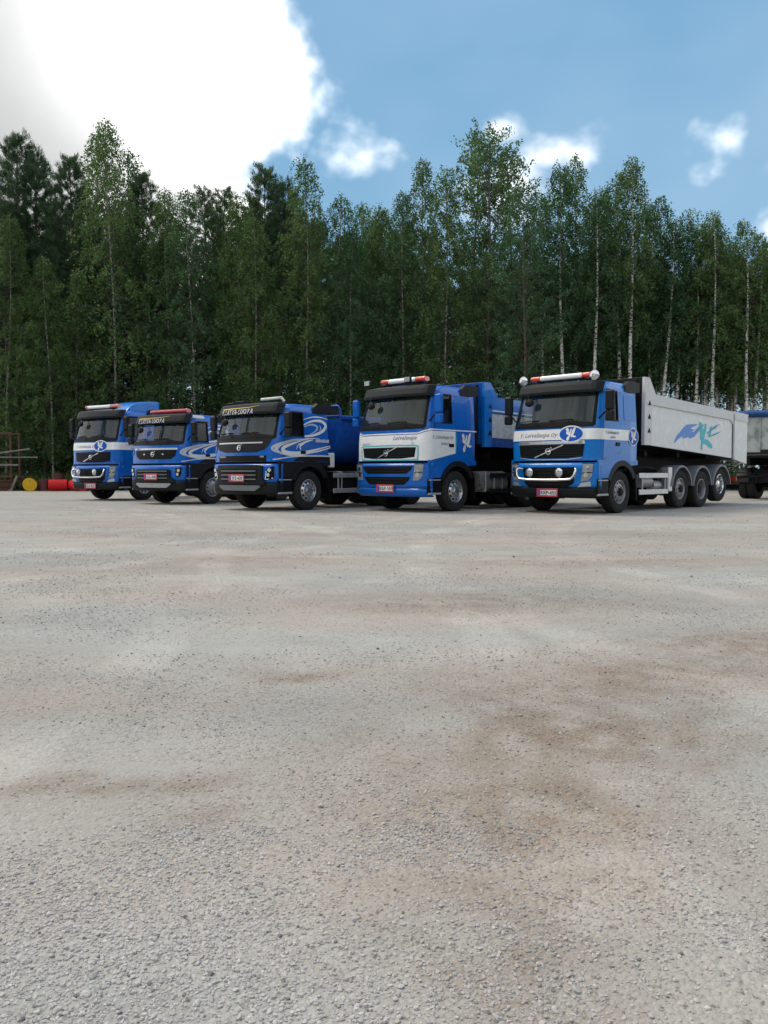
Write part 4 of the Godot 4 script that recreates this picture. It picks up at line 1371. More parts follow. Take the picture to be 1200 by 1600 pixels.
	light_bar(T, Vector3(0.02, 3.36, 0.82), 1.7, [[0.06, M.red_lens], [0.70, M.lamp_white], [0.24, M.orange_lens]])
	var df := Mb.new()
	var dr := []
	for q in [[0.62, 3.22, 1.0], [0.40, 3.40, 1.02], [0.1, 3.52, 1.05], [-0.4, 3.60, 1.08], [-0.80, 3.62, 1.09], [-0.86, 3.60, 1.09], [-0.86, 3.2, 1.08]]:
		var line := []
		for p in [[1.0, -0.30], [1.0, -0.03], [0.94, 0.0], [0.0, 0.02], [-0.94, 0.0], [-1.0, -0.03], [-1.0, -0.30]]:
			line.append(Vector3(p[0] * q[2], maxf(3.18, q[1] + p[1]) if p[1] > -0.2 else 3.19, q[0]))
		dr.append(line)
	df.grid(dr, Vector3(0, 3.0, -0.3), {}, false)
	obj("roof_deflector", df, M.blue, T)
	chassis(T, -5.6, [-3.3, -4.67], ["dish", "dish"], [0.0, 0.0], "alloy")
	for s in [-1.0, 1.0]: tank(T, s, -1.75, 1.2, M.aluminium)
	var fw := Mb.new()
	fw.lathe([[0.0, -0.05], [0.45, -0.05], [0.48, 0.0], [0.42, 0.05], [0.0, 0.05]], Vector3(0, 1.22, -3.9), Basis(Vector3(0, 1, 0), Vector3(1, 0, 0), Vector3(0, 0, -1)), 24)
	obj("fifth_wheel", fw, M.chassis, T)
	rear_gear(T, -5.6)

func fh_name_bar(T: Node, P: Dictionary, model: String) -> void:
	var mb := Mb.new()
	decal(mb, P, 0, PackedVector2Array([Vector2(-0.94, 1.70), Vector2(0.94, 1.70), Vector2(0.92, 1.775), Vector2(-0.92, 1.775)]), 0.012, 0.02)
	obj("grille_sill", grille_sill(P), M.aluminium, T)
	var o := obj("name_bar", mb, M.aluminium, T)
	lettering("maker_letters", "VOLVO", P, 0, -0.76, 1.737, 0.045, 0.013, M.black_print, o, 0.0, false, 1.6)
	lettering("model_letters", model, P, 0, 0.82, 1.737, 0.04, 0.013, M.black_print, o)

func grille_sill(P: Dictionary) -> Mb:
	var mb := Mb.new()
	decal(mb, P, 0, PackedVector2Array([Vector2(-0.86, 1.375), Vector2(-0.5, 1.335), Vector2(0.5, 1.335), Vector2(0.86, 1.375), Vector2(0.86, 1.357), Vector2(0.5, 1.315), Vector2(-0.5, 1.315), Vector2(-0.86, 1.357)]), 0.014, 0.02)
	return mb

func fh_stripes(T: Node, P: Dictionary, door_script: bool) -> void:
	band(T, "white_band", P, [[0, rect(-1.24, 1.80, 1.24, 2.06)], [1, rect(-0.62, 1.80, 1.12, 2.06)], [-1, rect(-0.62, 1.80, 1.12, 2.06)]], M.white)
	lettering("front_script", "Y. Latvaluopa Oy", P, 0, -0.34, 1.925, 0.095, 0.011, M.script_print, T, 0.35, true)
	var x := 0.58 if door_script else 0.46
	var o := band(T, "emblem_rim", P, [[0, oval(x, 1.935, 0.325, 0.205)]], M.white, 0.013)
	band(o, "emblem", P, [[0, oval(x, 1.935, 0.295, 0.175)]], M.print_blue, 0.015)
	var mg := Mb.new()
	monogram(mg, P, 0, x, 1.94, 0.20, 0.0185)
	obj("monogram", mg, M.white, o)
	for f in [1, -1]:
		lettering("door_script", "Y. Latvaluopa Oy", P, f, 0.56, 1.975, 0.07, 0.011, M.script_print, T, 0.35, true, 0.8)
		lettering("door_script", "Jalasto", P, f, 0.52, 1.865, 0.06, 0.011, M.script_print, T, 0.35, true, 0.9)
		o = band(T, "emblem_rim", P, [[f, oval(-0.52, 1.90, 0.265, 0.225)]], M.white, 0.013)
		band(o, "emblem", P, [[f, oval(-0.52, 1.90, 0.245, 0.205)]], M.print_blue, 0.015)
		mg = Mb.new()
		monogram(mg, P, f, -0.52, 1.905, 0.20, 0.0185)
		obj("monogram", mg, M.white, o)
		# pressed panel behind the door
		mg = Mb.new()
		decal(mg, P, f, PackedVector2Array([Vector2(-0.08, 2.30), Vector2(-0.66, 2.30), Vector2(-0.69, 2.36), Vector2(-0.66, 2.88), Vector2(-0.60, 2.93), Vector2(-0.12, 2.93), Vector2(-0.07, 2.88)]), 0.010, 0.02)
		obj("sleeper_panel", mg, M.blue if door_script else M.blue_deep, T)

func lower_intake(T: Node, PB: Dictionary, x: float, y0: float, y1: float) -> void:
	var mb := Mb.new()
	decal(mb, PB, 0, PackedVector2Array([Vector2(-x, y0 + 0.10), Vector2(-x + 0.14, y0), Vector2(x - 0.14, y0), Vector2(x, y0 + 0.10), Vector2(x + 0.05, y1), Vector2(-x - 0.05, y1)]), 0.008, 0.02)
	var o := obj("lower_intake", mb, M.plastic_dark, T)
	slats(o, "slat", PB, x - 0.16, y0 + 0.02, y1 - 0.02, maxi(2, int((y1 - y0) / 0.09)), 0.02, M.plastic)

func tipper_splash(body: Node) -> void:
	# painted splash and letters on the grey side
	for s in [1, -1]:
		var Q := plane(1, 1.2255)
		var bl := Mb.new()
		var te := Mb.new()
		var mid := Mb.new()
		var streaks := [[[-2.95, 1.83], [-3.25, 2.02], [-3.75, 2.20]], [[-3.05, 1.93], [-3.5, 2.10], [-4.10, 2.30]], [[-3.20, 2.02], [-3.7, 2.16], [-4.25, 2.22]], [[-3.30, 2.10], [-3.75, 2.27], [-4.45, 2.38]], [[-3.45, 1.97], [-3.9, 2.08], [-4.4, 2.16]], [[-3.9, 1.98], [-4.25, 2.10], [-4.7, 2.30]]]
		for k in streaks.size(): ribbon(bl, Q, 1, smooth(vs(streaks[k]), 6), 0.04, 0.155, 0.012, 0.001 + k * 0.0006)
		var letters := [[[-4.55, 2.40], [-4.72, 2.36], [-4.74, 2.15], [-4.68, 1.95]], [[-4.62, 2.20], [-4.95, 2.20], [-5.05, 2.36]], [[-5.05, 2.42], [-4.92, 2.10], [-4.80, 1.85], [-4.76, 1.66]], [[-4.86, 1.90], [-5.10, 1.90], [-5.42, 1.80], [-5.55, 1.76]], [[-5.45, 2.36], [-5.35, 2.16], [-5.25, 2.06]]]
		for k in letters.size(): ribbon(te, Q, 1, smooth(vs(letters[k]), 6), 0.12, 0.17, 0.09, 0.005 + k * 0.0006)
		var wisps := [[[-5.1, 2.14], [-5.5, 2.28], [-5.9, 2.36]], [[-5.3, 2.06], [-5.8, 2.16], [-6.15, 2.24]], [[-5.35, 2.25], [-5.75, 2.38], [-6.1, 2.46]], [[-4.3, 2.20], [-4.6, 2.30], [-5.0, 2.42]]]
		for k in wisps.size(): ribbon(mid, Q, 1, smooth(vs(wisps[k]), 6), 0.03, 0.05, 0.004, 0.0085 + k * 0.0006)
		for pair in [[bl, M.splash_blue, "blue_splash"], [te, M.teal_print, "teal_letters"], [mid, M.teal_blue, "streaks"]]:
			var mb: Mb = pair[0]
			if s < 0:
				for i in mb.v.size():
					mb.v[i].x = -mb.v[i].x
					mb.n[i].x = -mb.n[i].x
			obj(pair[2], mb, pair[1], body)

func fm_truck(T: Node3D, paint: Material, new_face: bool) -> void:
	var P := fm_face()
	var D := fm_dims(paint)
	var PB := bumper_face(D)
	cab(T, P, D)
	swirls(T, P)
	black_visor_print(T, P, D)
	var mb := Mb.new()
	if new_face:
		# black panel from the screen down, silver bar, mark
		decal(mb, P, 0, PackedVector2Array([Vector2(-1.08, 1.86), Vector2(-1.06, 1.72), Vector2(-0.9, 1.60), Vector2(-0.6, 1.54), Vector2(0.6, 1.54), Vector2(0.86, 1.62), Vector2(0.98, 1.74), Vector2(1.06, 1.88), Vector2(0.0, 1.86)]), 0.010, 0.02)
		obj("grille_panel", mb, M.plastic, T)
		mb = Mb.new()
		decal(mb, P, 0, rect(-0.92, 1.765, 0.78, 1.80), 0.020, 0.015)
		obj("silver_bar", mb, M.aluminium, T)
		iron_mark(T, P, 0.0, 1.655, 0.075, 0.0, 0.0)
		mb = Mb.new()
		decal(mb, P, 0, rect(-0.90, 1.30, 0.90, 1.45), 0.010, 0.02)
		obj("name_slot", mb, M.plastic_dark, T)
		lettering("maker_letters", "VOLVO", P, 0, -0.72, 1.42, 0.045, 0.013, M.aluminium, T, 0.0, false, 1.4)
		lettering("model_letters", "FMX", P, 0, 0.78, 1.42, 0.045, 0.013, M.aluminium, T)
	else:
		decal(mb, P, 0, PackedVector2Array([Vector2(-0.92, 1.70), Vector2(-0.88, 1.52), Vector2(-0.7, 1.42), Vector2(0.7, 1.42), Vector2(0.88, 1.52), Vector2(0.92, 1.70)]), 0.010, 0.02)
		var g := obj("grille", mb, M.plastic_dark, T)
		slats(g, "slat", P, 0.80, 1.46, 1.70, 4, 0.022, M.plastic)
		mb = Mb.new()
		decal(mb, P, 0, rect(-0.96, 1.71, 0.96, 1.765), 0.016, 0.02)
		obj("silver_bar", mb, M.aluminium, T)
		lettering("maker_letters", "VOLVO", P, 0, -0.76, 1.737, 0.035, 0.018, M.black_print, T, 0.0, false, 1.4)
		iron_mark(T, P, 0.0, 1.57, 0.08, 0.0, 0.0)
		for x in [-0.42, 0.42]:
			mb = Mb.new()
			decal(mb, P, 0, PackedVector2Array([Vector2(x - 0.05, 1.57), Vector2(x, 1.60), Vector2(x + 0.05, 1.57), Vector2(x, 1.54)]), 0.03, 0.02)
			obj("grille_stud", mb, M.aluminium, T)
	# bumper: painted shoulders, black middle, pale skid plate
	obj("bumper", bumper_part(PB, 0.76, D.gap - 0.03), paint, T)
	obj("bumper_lip", bumper_part(PB, 0.44, 0.745), M.plastic, T)
	mb = Mb.new()
	var ct := 0.0 if new_face else 0.10
	decal(mb, PB, 0, PackedVector2Array([Vector2(-0.86 + ct, 1.16 - ct), Vector2(-0.84 + ct, 0.90), Vector2(-0.94, 0.70), Vector2(0.94, 0.70), Vector2(0.84 - ct, 0.90), Vector2(0.86 - ct, 1.16 - ct), Vector2(0.80 - ct, 1.20 - ct), Vector2(-0.80 + ct, 1.20 - ct)]), 0.055, 0.07)
	var cn := obj("bumper_centre", mb, M.plastic, T)
	mb = Mb.new()
	decal(mb, PB, 0, PackedVector2Array([Vector2(-0.70, 0.88), Vector2(-0.62, 0.76), Vector2(0.62, 0.76), Vector2(0.70, 0.88), Vector2(0.68, 1.10), Vector2(-0.68, 1.10)]), 0.060, 0.02)
	obj("air_intake", mb, M.plastic_dark, cn)
	slats(cn, "slat", PB, 0.66, 0.78, 1.10, 3, 0.072, M.fender_grey)
	mb = Mb.new()
	decal(mb, PB, 0, PackedVector2Array([Vector2(-0.78, 0.64), Vector2(-0.60, 0.54), Vector2(0.60, 0.54), Vector2(0.78, 0.64), Vector2(0.76, 0.68), Vector2(-0.76, 0.68)]), 0.060, 0.05)
	obj("skid_plate", mb, M.fender_grey if new_face else M.galvanised, T)
	for s in [-1.0, 1.0]:
		mb = Mb.new()
		if new_face:
			decal(mb, PB, 0, PackedVector2Array([Vector2(s * 0.90, 0.80), Vector2(s * 0.95, 1.08), Vector2(s * 1.16, 1.18), Vector2(s * 1.17, 0.88), Vector2(s * 1.12, 0.84)]), 0.010, 0.02)
		else:
			decal(mb, PB, 0, PackedVector2Array([Vector2(s * 0.94, 0.86), Vector2(s * 0.94, 1.14), Vector2(s * 1.14, 1.16), Vector2(s * 1.13, 0.96), Vector2(s * 1.06, 0.86)]), 0.010, 0.02)
		var h := obj("headlight", mb, M.plastic_dark, T)
		mb = Mb.new()
		decal(mb, PB, 0, oval(s * 1.05, 1.07, 0.05, 0.05, 14), 0.016, 0.01)
		decal(mb, PB, 0, oval(s * 1.01, 0.95, 0.05, 0.05, 14), 0.016, 0.01)
		obj("headlight_lens", mb, M.lamp_glass, h)
		if new_face:
			mb = Mb.new()
			ribbon(mb, PB, 0, vs([[s * 0.96, 1.05], [s * 0.925, 0.83], [s * 1.0, 0.835], [s * 1.14, 0.87]]), 0.02, 0.025, 0.02, 0.018)
			obj("running_light", mb, M.lamp_white, h)
	chassis(T, -6.2, [-3.35, -4.72], ["dish", "dish"], [0.0, 0.0], "alloy" if new_face else "hub")
	for z in [-3.35, -4.72]:
		for s in [-1.0, 1.0]: fender(T, s, z, M.plastic, 0.64)
	side_guard(T, -0.98, -2.62, M.galvanised)
	for s in [-1.0, 1.0]:
		tank(T, s, -1.75, 1.2, M.chassis)
		mb = Mb.new()
		mb.box(Vector3(s * 1.16, 1.35, -0.93), Vector3(0.10, 0.40, 0.22), 0.02)
		obj("filter_box", mb, M.body_grey, T)
	round_body(T, -1.35, -6.3, M.blue_body)
	rear_gear(T, -6.15)

func make_trailer() -> void:
	var T := thing("dump_trailer", "grey dump trailer with blue rolled tarpaulin along its top edge, at the right edge", "trailer", Vector3(14.75, 0, -30.3), deg_to_rad(-46))
	# origin at the dolly axle
	var z0 := 1.55
	var z1 := -6.4
	var fl := Mb.new()
	fl.box(Vector3(0, 1.58, (z0 + z1) * 0.5), Vector3(2.40, 0.10, z0 - z1), 0.02)
	for s in [-1.0, 1.0]: fl.box(Vector3(s * 0.45, 1.40, (z0 + z1) * 0.5), Vector3(0.14, 0.26, z0 - z1 - 0.1), 0.01)
	var body := obj("trailer_body", fl, M.chassis, T)
	var w := Mb.new()
	w.box(Vector3(0, 2.35, z0 - 0.03), Vector3(2.40, 1.44, 0.05), 0.01)
	obj("front_wall", w, M.trailer_grey, body)
	for x in [-1.19, -0.6, 0.0, 0.6, 1.19]:
		w = Mb.new()
		w.box(Vector3(x, 2.33, z0 + 0.012), Vector3(0.05, 1.38, 0.035), 0.008)
		obj("wall_rib", w, M.trailer_grey, body)
	w = Mb.new()
	w.box(Vector3(0, 1.70, z0 + 0.02), Vector3(2.42, 0.08, 0.05), 0.01)
	for x in [-0.9, 0.2, 0.9]: w.box(Vector3(x, 1.78, z0 + 0.03), Vector3(0.34, 0.10, 0.04), 0.01)
	obj("lower_beam", w, M.plastic, body)
	for s in [-1.0, 1.0]:
		w = Mb.new()
		w.box(Vector3(s * 1.215, 2.35, (z0 + z1) * 0.5), Vector3(0.05, 1.44, z0 - z1), 0.01)
		obj("side_wall", w, M.trailer_grey, body)
	w = Mb.new()
	w.box(Vector3(0, 2.35, z1 + 0.03), Vector3(2.36, 1.44, 0.05), 0.01)
	obj("tailgate", w, M.trailer_grey, body)
	var tp := Mb.new()
	var rr := []
	for i in 14: rr.append(Vector3(1.18, 3.13 + 0.012 * sin(i * 1.9), lerpf(z0 + 0.05, z1, i / 13.0)))
	tp.tube(rr, 0.12, 12)
	tp.tube([Vector3(-1.28, 3.12, z0 + 0.0), Vector3(-0.4, 3.14, z0 + 0.02), Vector3(0.5, 3.12, z0 + 0.01), Vector3(1.28, 3.14, z0)], 0.13, 12)
	obj("rolled_tarpaulin", tp, M.tarp_blue, T)
	# dolly
	var d := Mb.new()
	d.lathe([[0.0, -0.06], [0.55, -0.06], [0.55, 0.06], [0.0, 0.06]], Vector3(0, 1.20, 0), Basis(Vector3(0, 1, 0), Vector3(1, 0, 0), Vector3(0, 0, -1)), 28)
	d.box(Vector3(0, 1.02, 0), Vector3(1.0, 0.24, 1.5), 0.02)
	d.tube([Vector3(-0.95, 0.527, 0), Vector3(0.95, 0.527, 0)], 0.09, 8)
	for s in [-1.0, 1.0]: d.box(Vector3(s * 0.5, 0.75, 0), Vector3(0.12, 0.34, 1.1), 0.02)
	obj("dolly", d, M.chassis, T)
	d = Mb.new()
	for s in [-1.0, 1.0]: d.tube([Vector3(s * 0.40, 0.92, 0.75), Vector3(-0.25, 0.82, 3.0)], 0.05, 8)
	d.tube([Vector3(-0.25, 0.82, 2.95), Vector3(-0.42, 0.82, 4.1)], 0.05, 8)
	obj("drawbar", d, M.chassis, T)
	for s in [-1.0, 1.0]:
		wheel(T, Vector3(s * 1.06, 0.527, 0.0), s > 0, "dish")
		for z in [-3.9, -5.25]: wheel(T, Vector3(s * 1.06, 0.527, z), s > 0, "dish")
		fender(T, s, 0.0, M.plastic, 0.64)
	for z in [-3.9, -5.25]:
		var a := Mb.new()
		a.tube([Vector3(-0.95, 0.527, z), Vector3(0.95, 0.527, z)], 0.08, 8)
		for s in [-1.0, 1.0]: a.box(Vector3(s * 0.45, 0.9, z), Vector3(0.12, 0.8, 0.16), 0.02)
		obj("axle", a, M.chassis, T)
	d = Mb.new()
	d.tube([Vector3(0.2, 1.1, 0.7), Vector3(0.1, 0.95, 1.8), Vector3(-0.2, 1.0, 3.0), Vector3(-0.4, 1.05, 4.0)], 0.02, 6)
	obj("brake_hose", d, M.plastic_dark, T)

# ---------------------------------------------------------------- left edge: rack and drums
func drum(called: String, label: String, at: Vector3, lying: bool, turn: float, m: Material, r := 0.30, length := 0.90) -> Node3D:
	var T := thing(called, label, "drum", at, turn, "")
	var b := Basis(Vector3(1, 0, 0), Vector3(0, 1, 0), Vector3(0, 0, 1)) if lying else Basis(Vector3(0, 1, 0), Vector3(-1, 0, 0), Vector3(0, 0, 1))
	var c := Vector3(0, r if lying else length * 0.5, 0)
	var h := length * 0.5
	var mb := Mb.new()
	mb.lathe([[r * 0.955, -h + 0.02], [r, -h], [r, -h * 0.36], [r * 1.03, -h * 0.32], [r, -h * 0.28], [r, h * 0.28], [r * 1.03, h * 0.32], [r, h * 0.36], [r, h], [r * 0.955, h - 0.02]], c, b, 28)
	obj("drum_wall", mb, m, T)
	for s in [-1.0, 1.0]:
		mb = Mb.new()
		mb.lathe([[r * 0.96, s * (h - 0.02)], [r * 0.7, s * (h - 0.018)], [0.0, s * (h - 0.016)]], c, b, 28)
		obj("drum_lid", mb, m, T)
	mb = Mb.new()
	mb.lathe([[0.03, h - 0.018], [0.03, h], [0.0, h + 0.002]], c + (Vector3(0, r * 0.6, 0) if lying else Vector3(r * 0.6, 0, 0)), b, 10)
	obj("bung", mb, M.grey_steel, T)
	return T

func make_yard_things() -> void:
	var d := 43.0
	drum("oil_drum", "yellow drum lying with its round lid towards the yard, beside the rusty rack", Vector3(-18.95, 0, -d), true, deg_to_rad(-64), M.barrel_yellow, 0.34, 1.0)
	drum("oil_drum", "dark red drum standing between the yellow drum and the bright red drums", Vector3(-18.18, 0, -d - 0.1), false, 0.3, M.barrel_maroon, 0.30, 0.62)
	drum("oil_drum", "faded maroon drum standing behind the dark red one, its top showing above", Vector3(-17.75, 0, -d - 0.8), false, 1.3, M.barrel_maroon, 0.30, 0.95)
	drum("oil_drum", "bright red drum lying on its side next to the dark red drum", Vector3(-17.42, 0, -d), true, deg_to_rad(14), M.barrel_red, 0.31, 0.92)
	drum("oil_drum", "bright red drum lying nearest the leftmost truck", Vector3(-16.35, 0, -d + 0.1), true, deg_to_rad(-38), M.barrel_red, 0.31, 0.92)
	# rusty rack of angle iron
	var T := thing("storage_rack", "rusty steel rack with tall post and shelves at the left edge of the yard", "rack", Vector3(-20.9, 0, -d - 1.0))
	for p in [[-1.8, 3.15], [0.75, 3.15]]:
		for z in [-0.5, 0.5]:
			var mb := Mb.new()
			mb.box(Vector3(p[0], p[1] * 0.5, z), Vector3(0.10, p[1], 0.10), 0.01)
			obj("post", mb, M.rust, T)
	for q in [[3.1, 0.0], [1.42, 0.06], [0.75, 0.0]]:
		for z in [-0.5, 0.5]:
			var mb := Mb.new()
			mb.box(Vector3(-0.5, q[0], z + 0.08), Vector3(2.75, 0.08, 0.06), 0.01)
			obj("beam", mb, M.rust, T)
	for k in 4:
		var mb := Mb.new()
		mb.box(Vector3(-1.5 + k * 0.62, 0.80, 0.0), Vector3(0.5, 0.05, 1.0), 0.01)
		obj("shelf_board", mb, M.rust, T)
	for q in [["long steel pipe slanting upward out of the rusty rack", -2.4, 1.75, 1.85, 2.25, 0.045], ["long thin pipe lying level across the rusty rack and sticking out", -2.4, 1.86, 2.25, 1.80, 0.035], ["short square bar lying across the lower part of the rusty rack", -2.4, 1.40, 1.2, 1.38, 0.05]]:
		var P := thing("steel_pipe", q[0], "pipe", Vector3(-20.9, 0, -d - 0.42))
		var mb := Mb.new()
		mb.tube([Vector3(q[1], q[2], 0), Vector3((q[1] + q[3]) * 0.5, (q[2] + q[4]) * 0.5 - 0.03, 0.0), Vector3(q[3], q[4], 0.05)], q[5], 8)
		obj("pipe", mb, M.grey_steel, P)
	for q in [["rusty steel beam lying on the ground before the rack, topmost", 0.42, -0.1, 0.04], ["rusty steel beam at the bottom of the pile before the rack", 0.14, 0.0, -0.02]]:
		var P := thing("steel_beam", q[0], "beam", Vector3(-21.0 + q[2], 0, -d + 0.15), q[3])
		var mb := Mb.new()
		mb.box(Vector3(0, q[1] + 0.12, 0), Vector3(2.6, 0.03, 0.3), 0.004)
		mb.box(Vector3(0, q[1] - 0.12, 0), Vector3(2.6, 0.03, 0.3), 0.004)
		mb.box(Vector3(0, q[1], 0), Vector3(2.6, 0.22, 0.03), 0.004)
		obj("beam", mb, M.rust, P)
	var L := thing("steel_prop", "grey steel prop leaning against the rusty beams beside the yellow drum", "prop", Vector3(-19.75, 0, -d + 0.3))
	var pm := Mb.new()
	pm.tube([Vector3(-0.05, 0.05, 0), Vector3(0.16, 0.8, -0.25)], 0.06, 8)
	obj("prop", pm, M.grey_steel, L)
	pm = Mb.new()
	pm.box(Vector3(-0.05, 0.03, 0), Vector3(0.26, 0.06, 0.26), 0.01)
	obj("foot", pm, M.grey_steel, L)

# ---------------------------------------------------------------- ground
const DIRT := [[0.70, 3.05, 0.80, 0.62, 0.45, 0.95], [0.50, 2.45, 0.50, 0.34, 0.2, 0.85], [1.15, 3.9, 0.9, 0.45, 0.3, 0.8], [-0.95, 2.6, 0.50, 0.13, 0.0, 0.7], [-0.5, 4.05, 0.34, 0.17, 0.0, 0.75], [0.9, 6.4, 1.4, 0.6, 0.1, 0.55], [2.2, 4.7, 1.2, 0.45, 0.1, 0.7], [-0.55, 2.3, 0.16, 0.13, 0.0, 0.45], [-1.6, 9.5, 2.0, 0.8, 0.0, 0.3], [2.0, 9.0, 2.2, 0.8, 0.0, 0.4], [0.35, 1.75, 0.5, 0.3, 0.2, 0.5], [-3.2, 13.0, 2.5, 0.9, 0.0, 0.25], [4.0, 13.0, 3.0, 1.0, 0.0, 0.3]]
var n_dirt := FastNoiseLite.new()

func dirt_at(x: float, d: float) -> float:
	# share of brown soil in the gravel at a place on the yard
	var wx := x + n_dirt.get_noise_2d(x * 90.0, d * 90.0) * 0.35
	var wd := d + n_dirt.get_noise_2d(x * 90.0 + 500.0, d * 90.0) * 0.30
	var k := 0.0
	for p in DIRT:
		var ddx: float = wx - p[0]
		var ddd: float = wd - p[1] - ddx * p[4]
		var r: float = sqrt(pow(ddx / p[2], 2.0) + pow(ddd / p[3], 2.0))
		k = maxf(k, (1.0 - smoothstep(0.0, 1.5, r)) * p[5])
	k += maxf(0.0, n_dirt.get_noise_2d(x * 9.0 + 77.0, d * 34.0)) * 0.22
	return clampf(k, 0.0, 1.0) * clampf(0.75 + n_dirt.get_noise_2d(x * 420.0, d * 420.0) * 0.8, 0.0, 1.0)

# wheel tracks: centre x, centre depth, radius of the arcs that trucks left turning in and out
const TRACKS := [[-16.0, 14.0, 12.0], [-16.0, 14.0, 14.05], [-14.0, 22.0, 15.0], [-14.0, 22.0, 17.05], [18.0, 10.0, 15.5], [18.0, 10.0, 17.55], [2.0, 30.0, 20.5], [2.0, 30.0, 22.55], [-30.0, 4.0, 28.6], [-30.0, 4.0, 30.65]]

func track_at(x: float, d: float) -> float:
	var k := 0.0
	for t in TRACKS:
		var q := absf(sqrt((x - t[0]) * (x - t[0]) + (d - t[1]) * (d - t[1])) - t[2] + n_dirt.get_noise_2d(x * 30.0, d * 30.0) * 0.15)
		k = maxf(k, 1.0 - smoothstep(0.10, 0.24, q))
	return k * clampf(0.55 + n_dirt.get_noise_2d(x * 60.0 + 11.0, d * 60.0) * 1.2, 0.0, 1.0)

func loose_at(x: float, d: float) -> float:
	# share of loose stones
	var n := n_dirt.get_noise_2d(x * 40.0 + 900.0, d * 60.0)
	var n2 := n_dirt.get_noise_2d(x * 110.0 + 40.0, d * 130.0)
	var k := clampf(0.12 + n * 0.8 + n2 * 0.3, 0.02, 0.6)
	k = maxf(k, (1.0 - smoothstep(1.3, 2.75, d + absf(x + 0.35) * 0.3 - n * 1.2 - n2 * 1.0)) * 0.95)
	k = maxf(k, dirt_at(x, d) * 0.55)
	return k

func make_ground() -> void:
	n_dirt.noise_type = FastNoiseLite.TYPE_SIMPLEX_SMOOTH
	n_dirt.seed = 3
	n_dirt.frequency = 0.01
	n_dirt.fractal_octaves = 4
	var size := 1024
	var span := 26.0
	var im := Image.create(size, size, false, Image.FORMAT_RGB8)
	for j in size:
		var d := (j + 0.5) / size * span
		for i in size:
			var x := ((i + 0.5) / size - 0.5) * span
			var edge := (1.0 - smoothstep(0.42, 0.5, absf((i + 0.5) / size - 0.5))) * (1.0 - smoothstep(0.85, 1.0, d / span)) * smoothstep(0.0, 0.02, d / span)
			var k := dirt_at(x, d) * edge
			var n := n_dirt.get_noise_2d(x * 16.0, d * 40.0) * 0.5 + n_dirt.get_noise_2d(x * 110.0, d * 150.0) * 0.35
			var b := 0.90 + n * 0.13 * edge + track_at(x, d) * 0.06 * edge
			var warm := clampf(0.5 + n_dirt.get_noise_2d(x * 22.0 + 60.0, d * 50.0 + 9.0) * 1.3, 0.0, 1.0) * edge
			im.set_pixel(i, j, Color(b, b, b) * Color(0.98, 1.0, 1.0).lerp(Color(1.0, 0.98, 0.96), warm) * Color(1, 1, 1).lerp(Color(0.83, 0.76, 0.70), k))
	var m := StandardMaterial3D.new()
	m.resource_name = "gravel_ground"
	m.albedo_color = lin(0.51, 0.48, 0.45)
	m.roughness = 0.95
	m.metallic_specular = 0.25
	m.albedo_texture = noise_tex(0.13, 1024, [[0.0, Color(0.55, 0.54, 0.53)], [0.13, Color(0.74, 0.73, 0.72)], [0.22, Color(0.90, 0.89, 0.88)], [0.7, Color(0.94, 0.94, 0.93)], [1.0, Color(1, 1, 1)]], FastNoiseLite.TYPE_CELLULAR, 4, 3, 0.0, FastNoiseLite.RETURN_CELL_VALUE)
	m.heightmap_enabled = true
	m.heightmap_texture = noise_tex(0.13, 1024, [[0.0, Color.WHITE], [0.7, Color(0.3, 0.3, 0.3)], [1.0, Color.BLACK]], FastNoiseLite.TYPE_CELLULAR, 4, 3)
	m.heightmap_scale = 0.7
	m.detail_enabled = true
	m.detail_blend_mode = BaseMaterial3D.BLEND_MODE_MUL
	m.detail_uv_layer = BaseMaterial3D.DETAIL_UV_2
	m.detail_albedo = ImageTexture.create_from_image(im)
	var v := PackedVector3Array()
	var nn := PackedVector3Array()
	var t1 := PackedVector2Array()
	var t2 := PackedVector2Array()
	var xs := [-400.0, -120.0, -40.0, -12.0, -4.0, 0.0, 4.0, 12.0, 40.0, 120.0, 400.0]
	var zs := [120.0, 30.0, 0.0, -5.0, -10.0, -20.0, -40.0, -80.0, -200.0, -600.0]
	for i in xs.size() - 1:
		for j in zs.size() - 1:
			for q in [[0, 0], [0, 1], [1, 1], [0, 0], [1, 1], [1, 0]]:
				var p := Vector3(xs[i + q[0]], 0, zs[j + q[1]])
				v.append(p)
				nn.append(Vector3.UP)
				t1.append(Vector2(p.x, p.z) / 1.9)
				t2.append(Vector2(p.x / span + 0.5, -p.z / span))
	var arr := []
	arr.resize(Mesh.ARRAY_MAX)
	arr[Mesh.ARRAY_VERTEX] = v
	arr[Mesh.ARRAY_NORMAL] = nn
	arr[Mesh.ARRAY_TEX_UV] = t1
	arr[Mesh.ARRAY_TEX_UV2] = t2
	var me := ArrayMesh.new()
	me.add_surface_from_arrays(Mesh.PRIMITIVE_TRIANGLES, arr)
	var g := inst(numbered("ground"), me, m, self)
	g.set_meta("kind", "structure")
	make_stones()
	make_forest_floor()

func stone_mesh(seed_: int) -> Mesh:
	var r := RandomNumberGenerator.new()
	r.seed = seed_
	var lat := 3
	var lon := 6
	var pts := []
	for i in lat + 1:
		var line := []
		for j in lon:
			var a := PI * i / lat
			var b := TAU * (j + 0.5 * (i % 2)) / lon
			var k := r.randf_range(0.68, 1.15)
			if (i == 0 or i == lat) and j > 0: line.append(line[0]); continue
			line.append(Vector3(sin(a) * cos(b) * k * 1.12, cos(a) * k * 0.7, sin(a) * sin(b) * k * 0.88))
		line.append(line[0])
		pts.append(line)
	var mb := Mb.new()
	mb.grid(pts, Vector3.ZERO, {}, true)
	return mb.mesh()

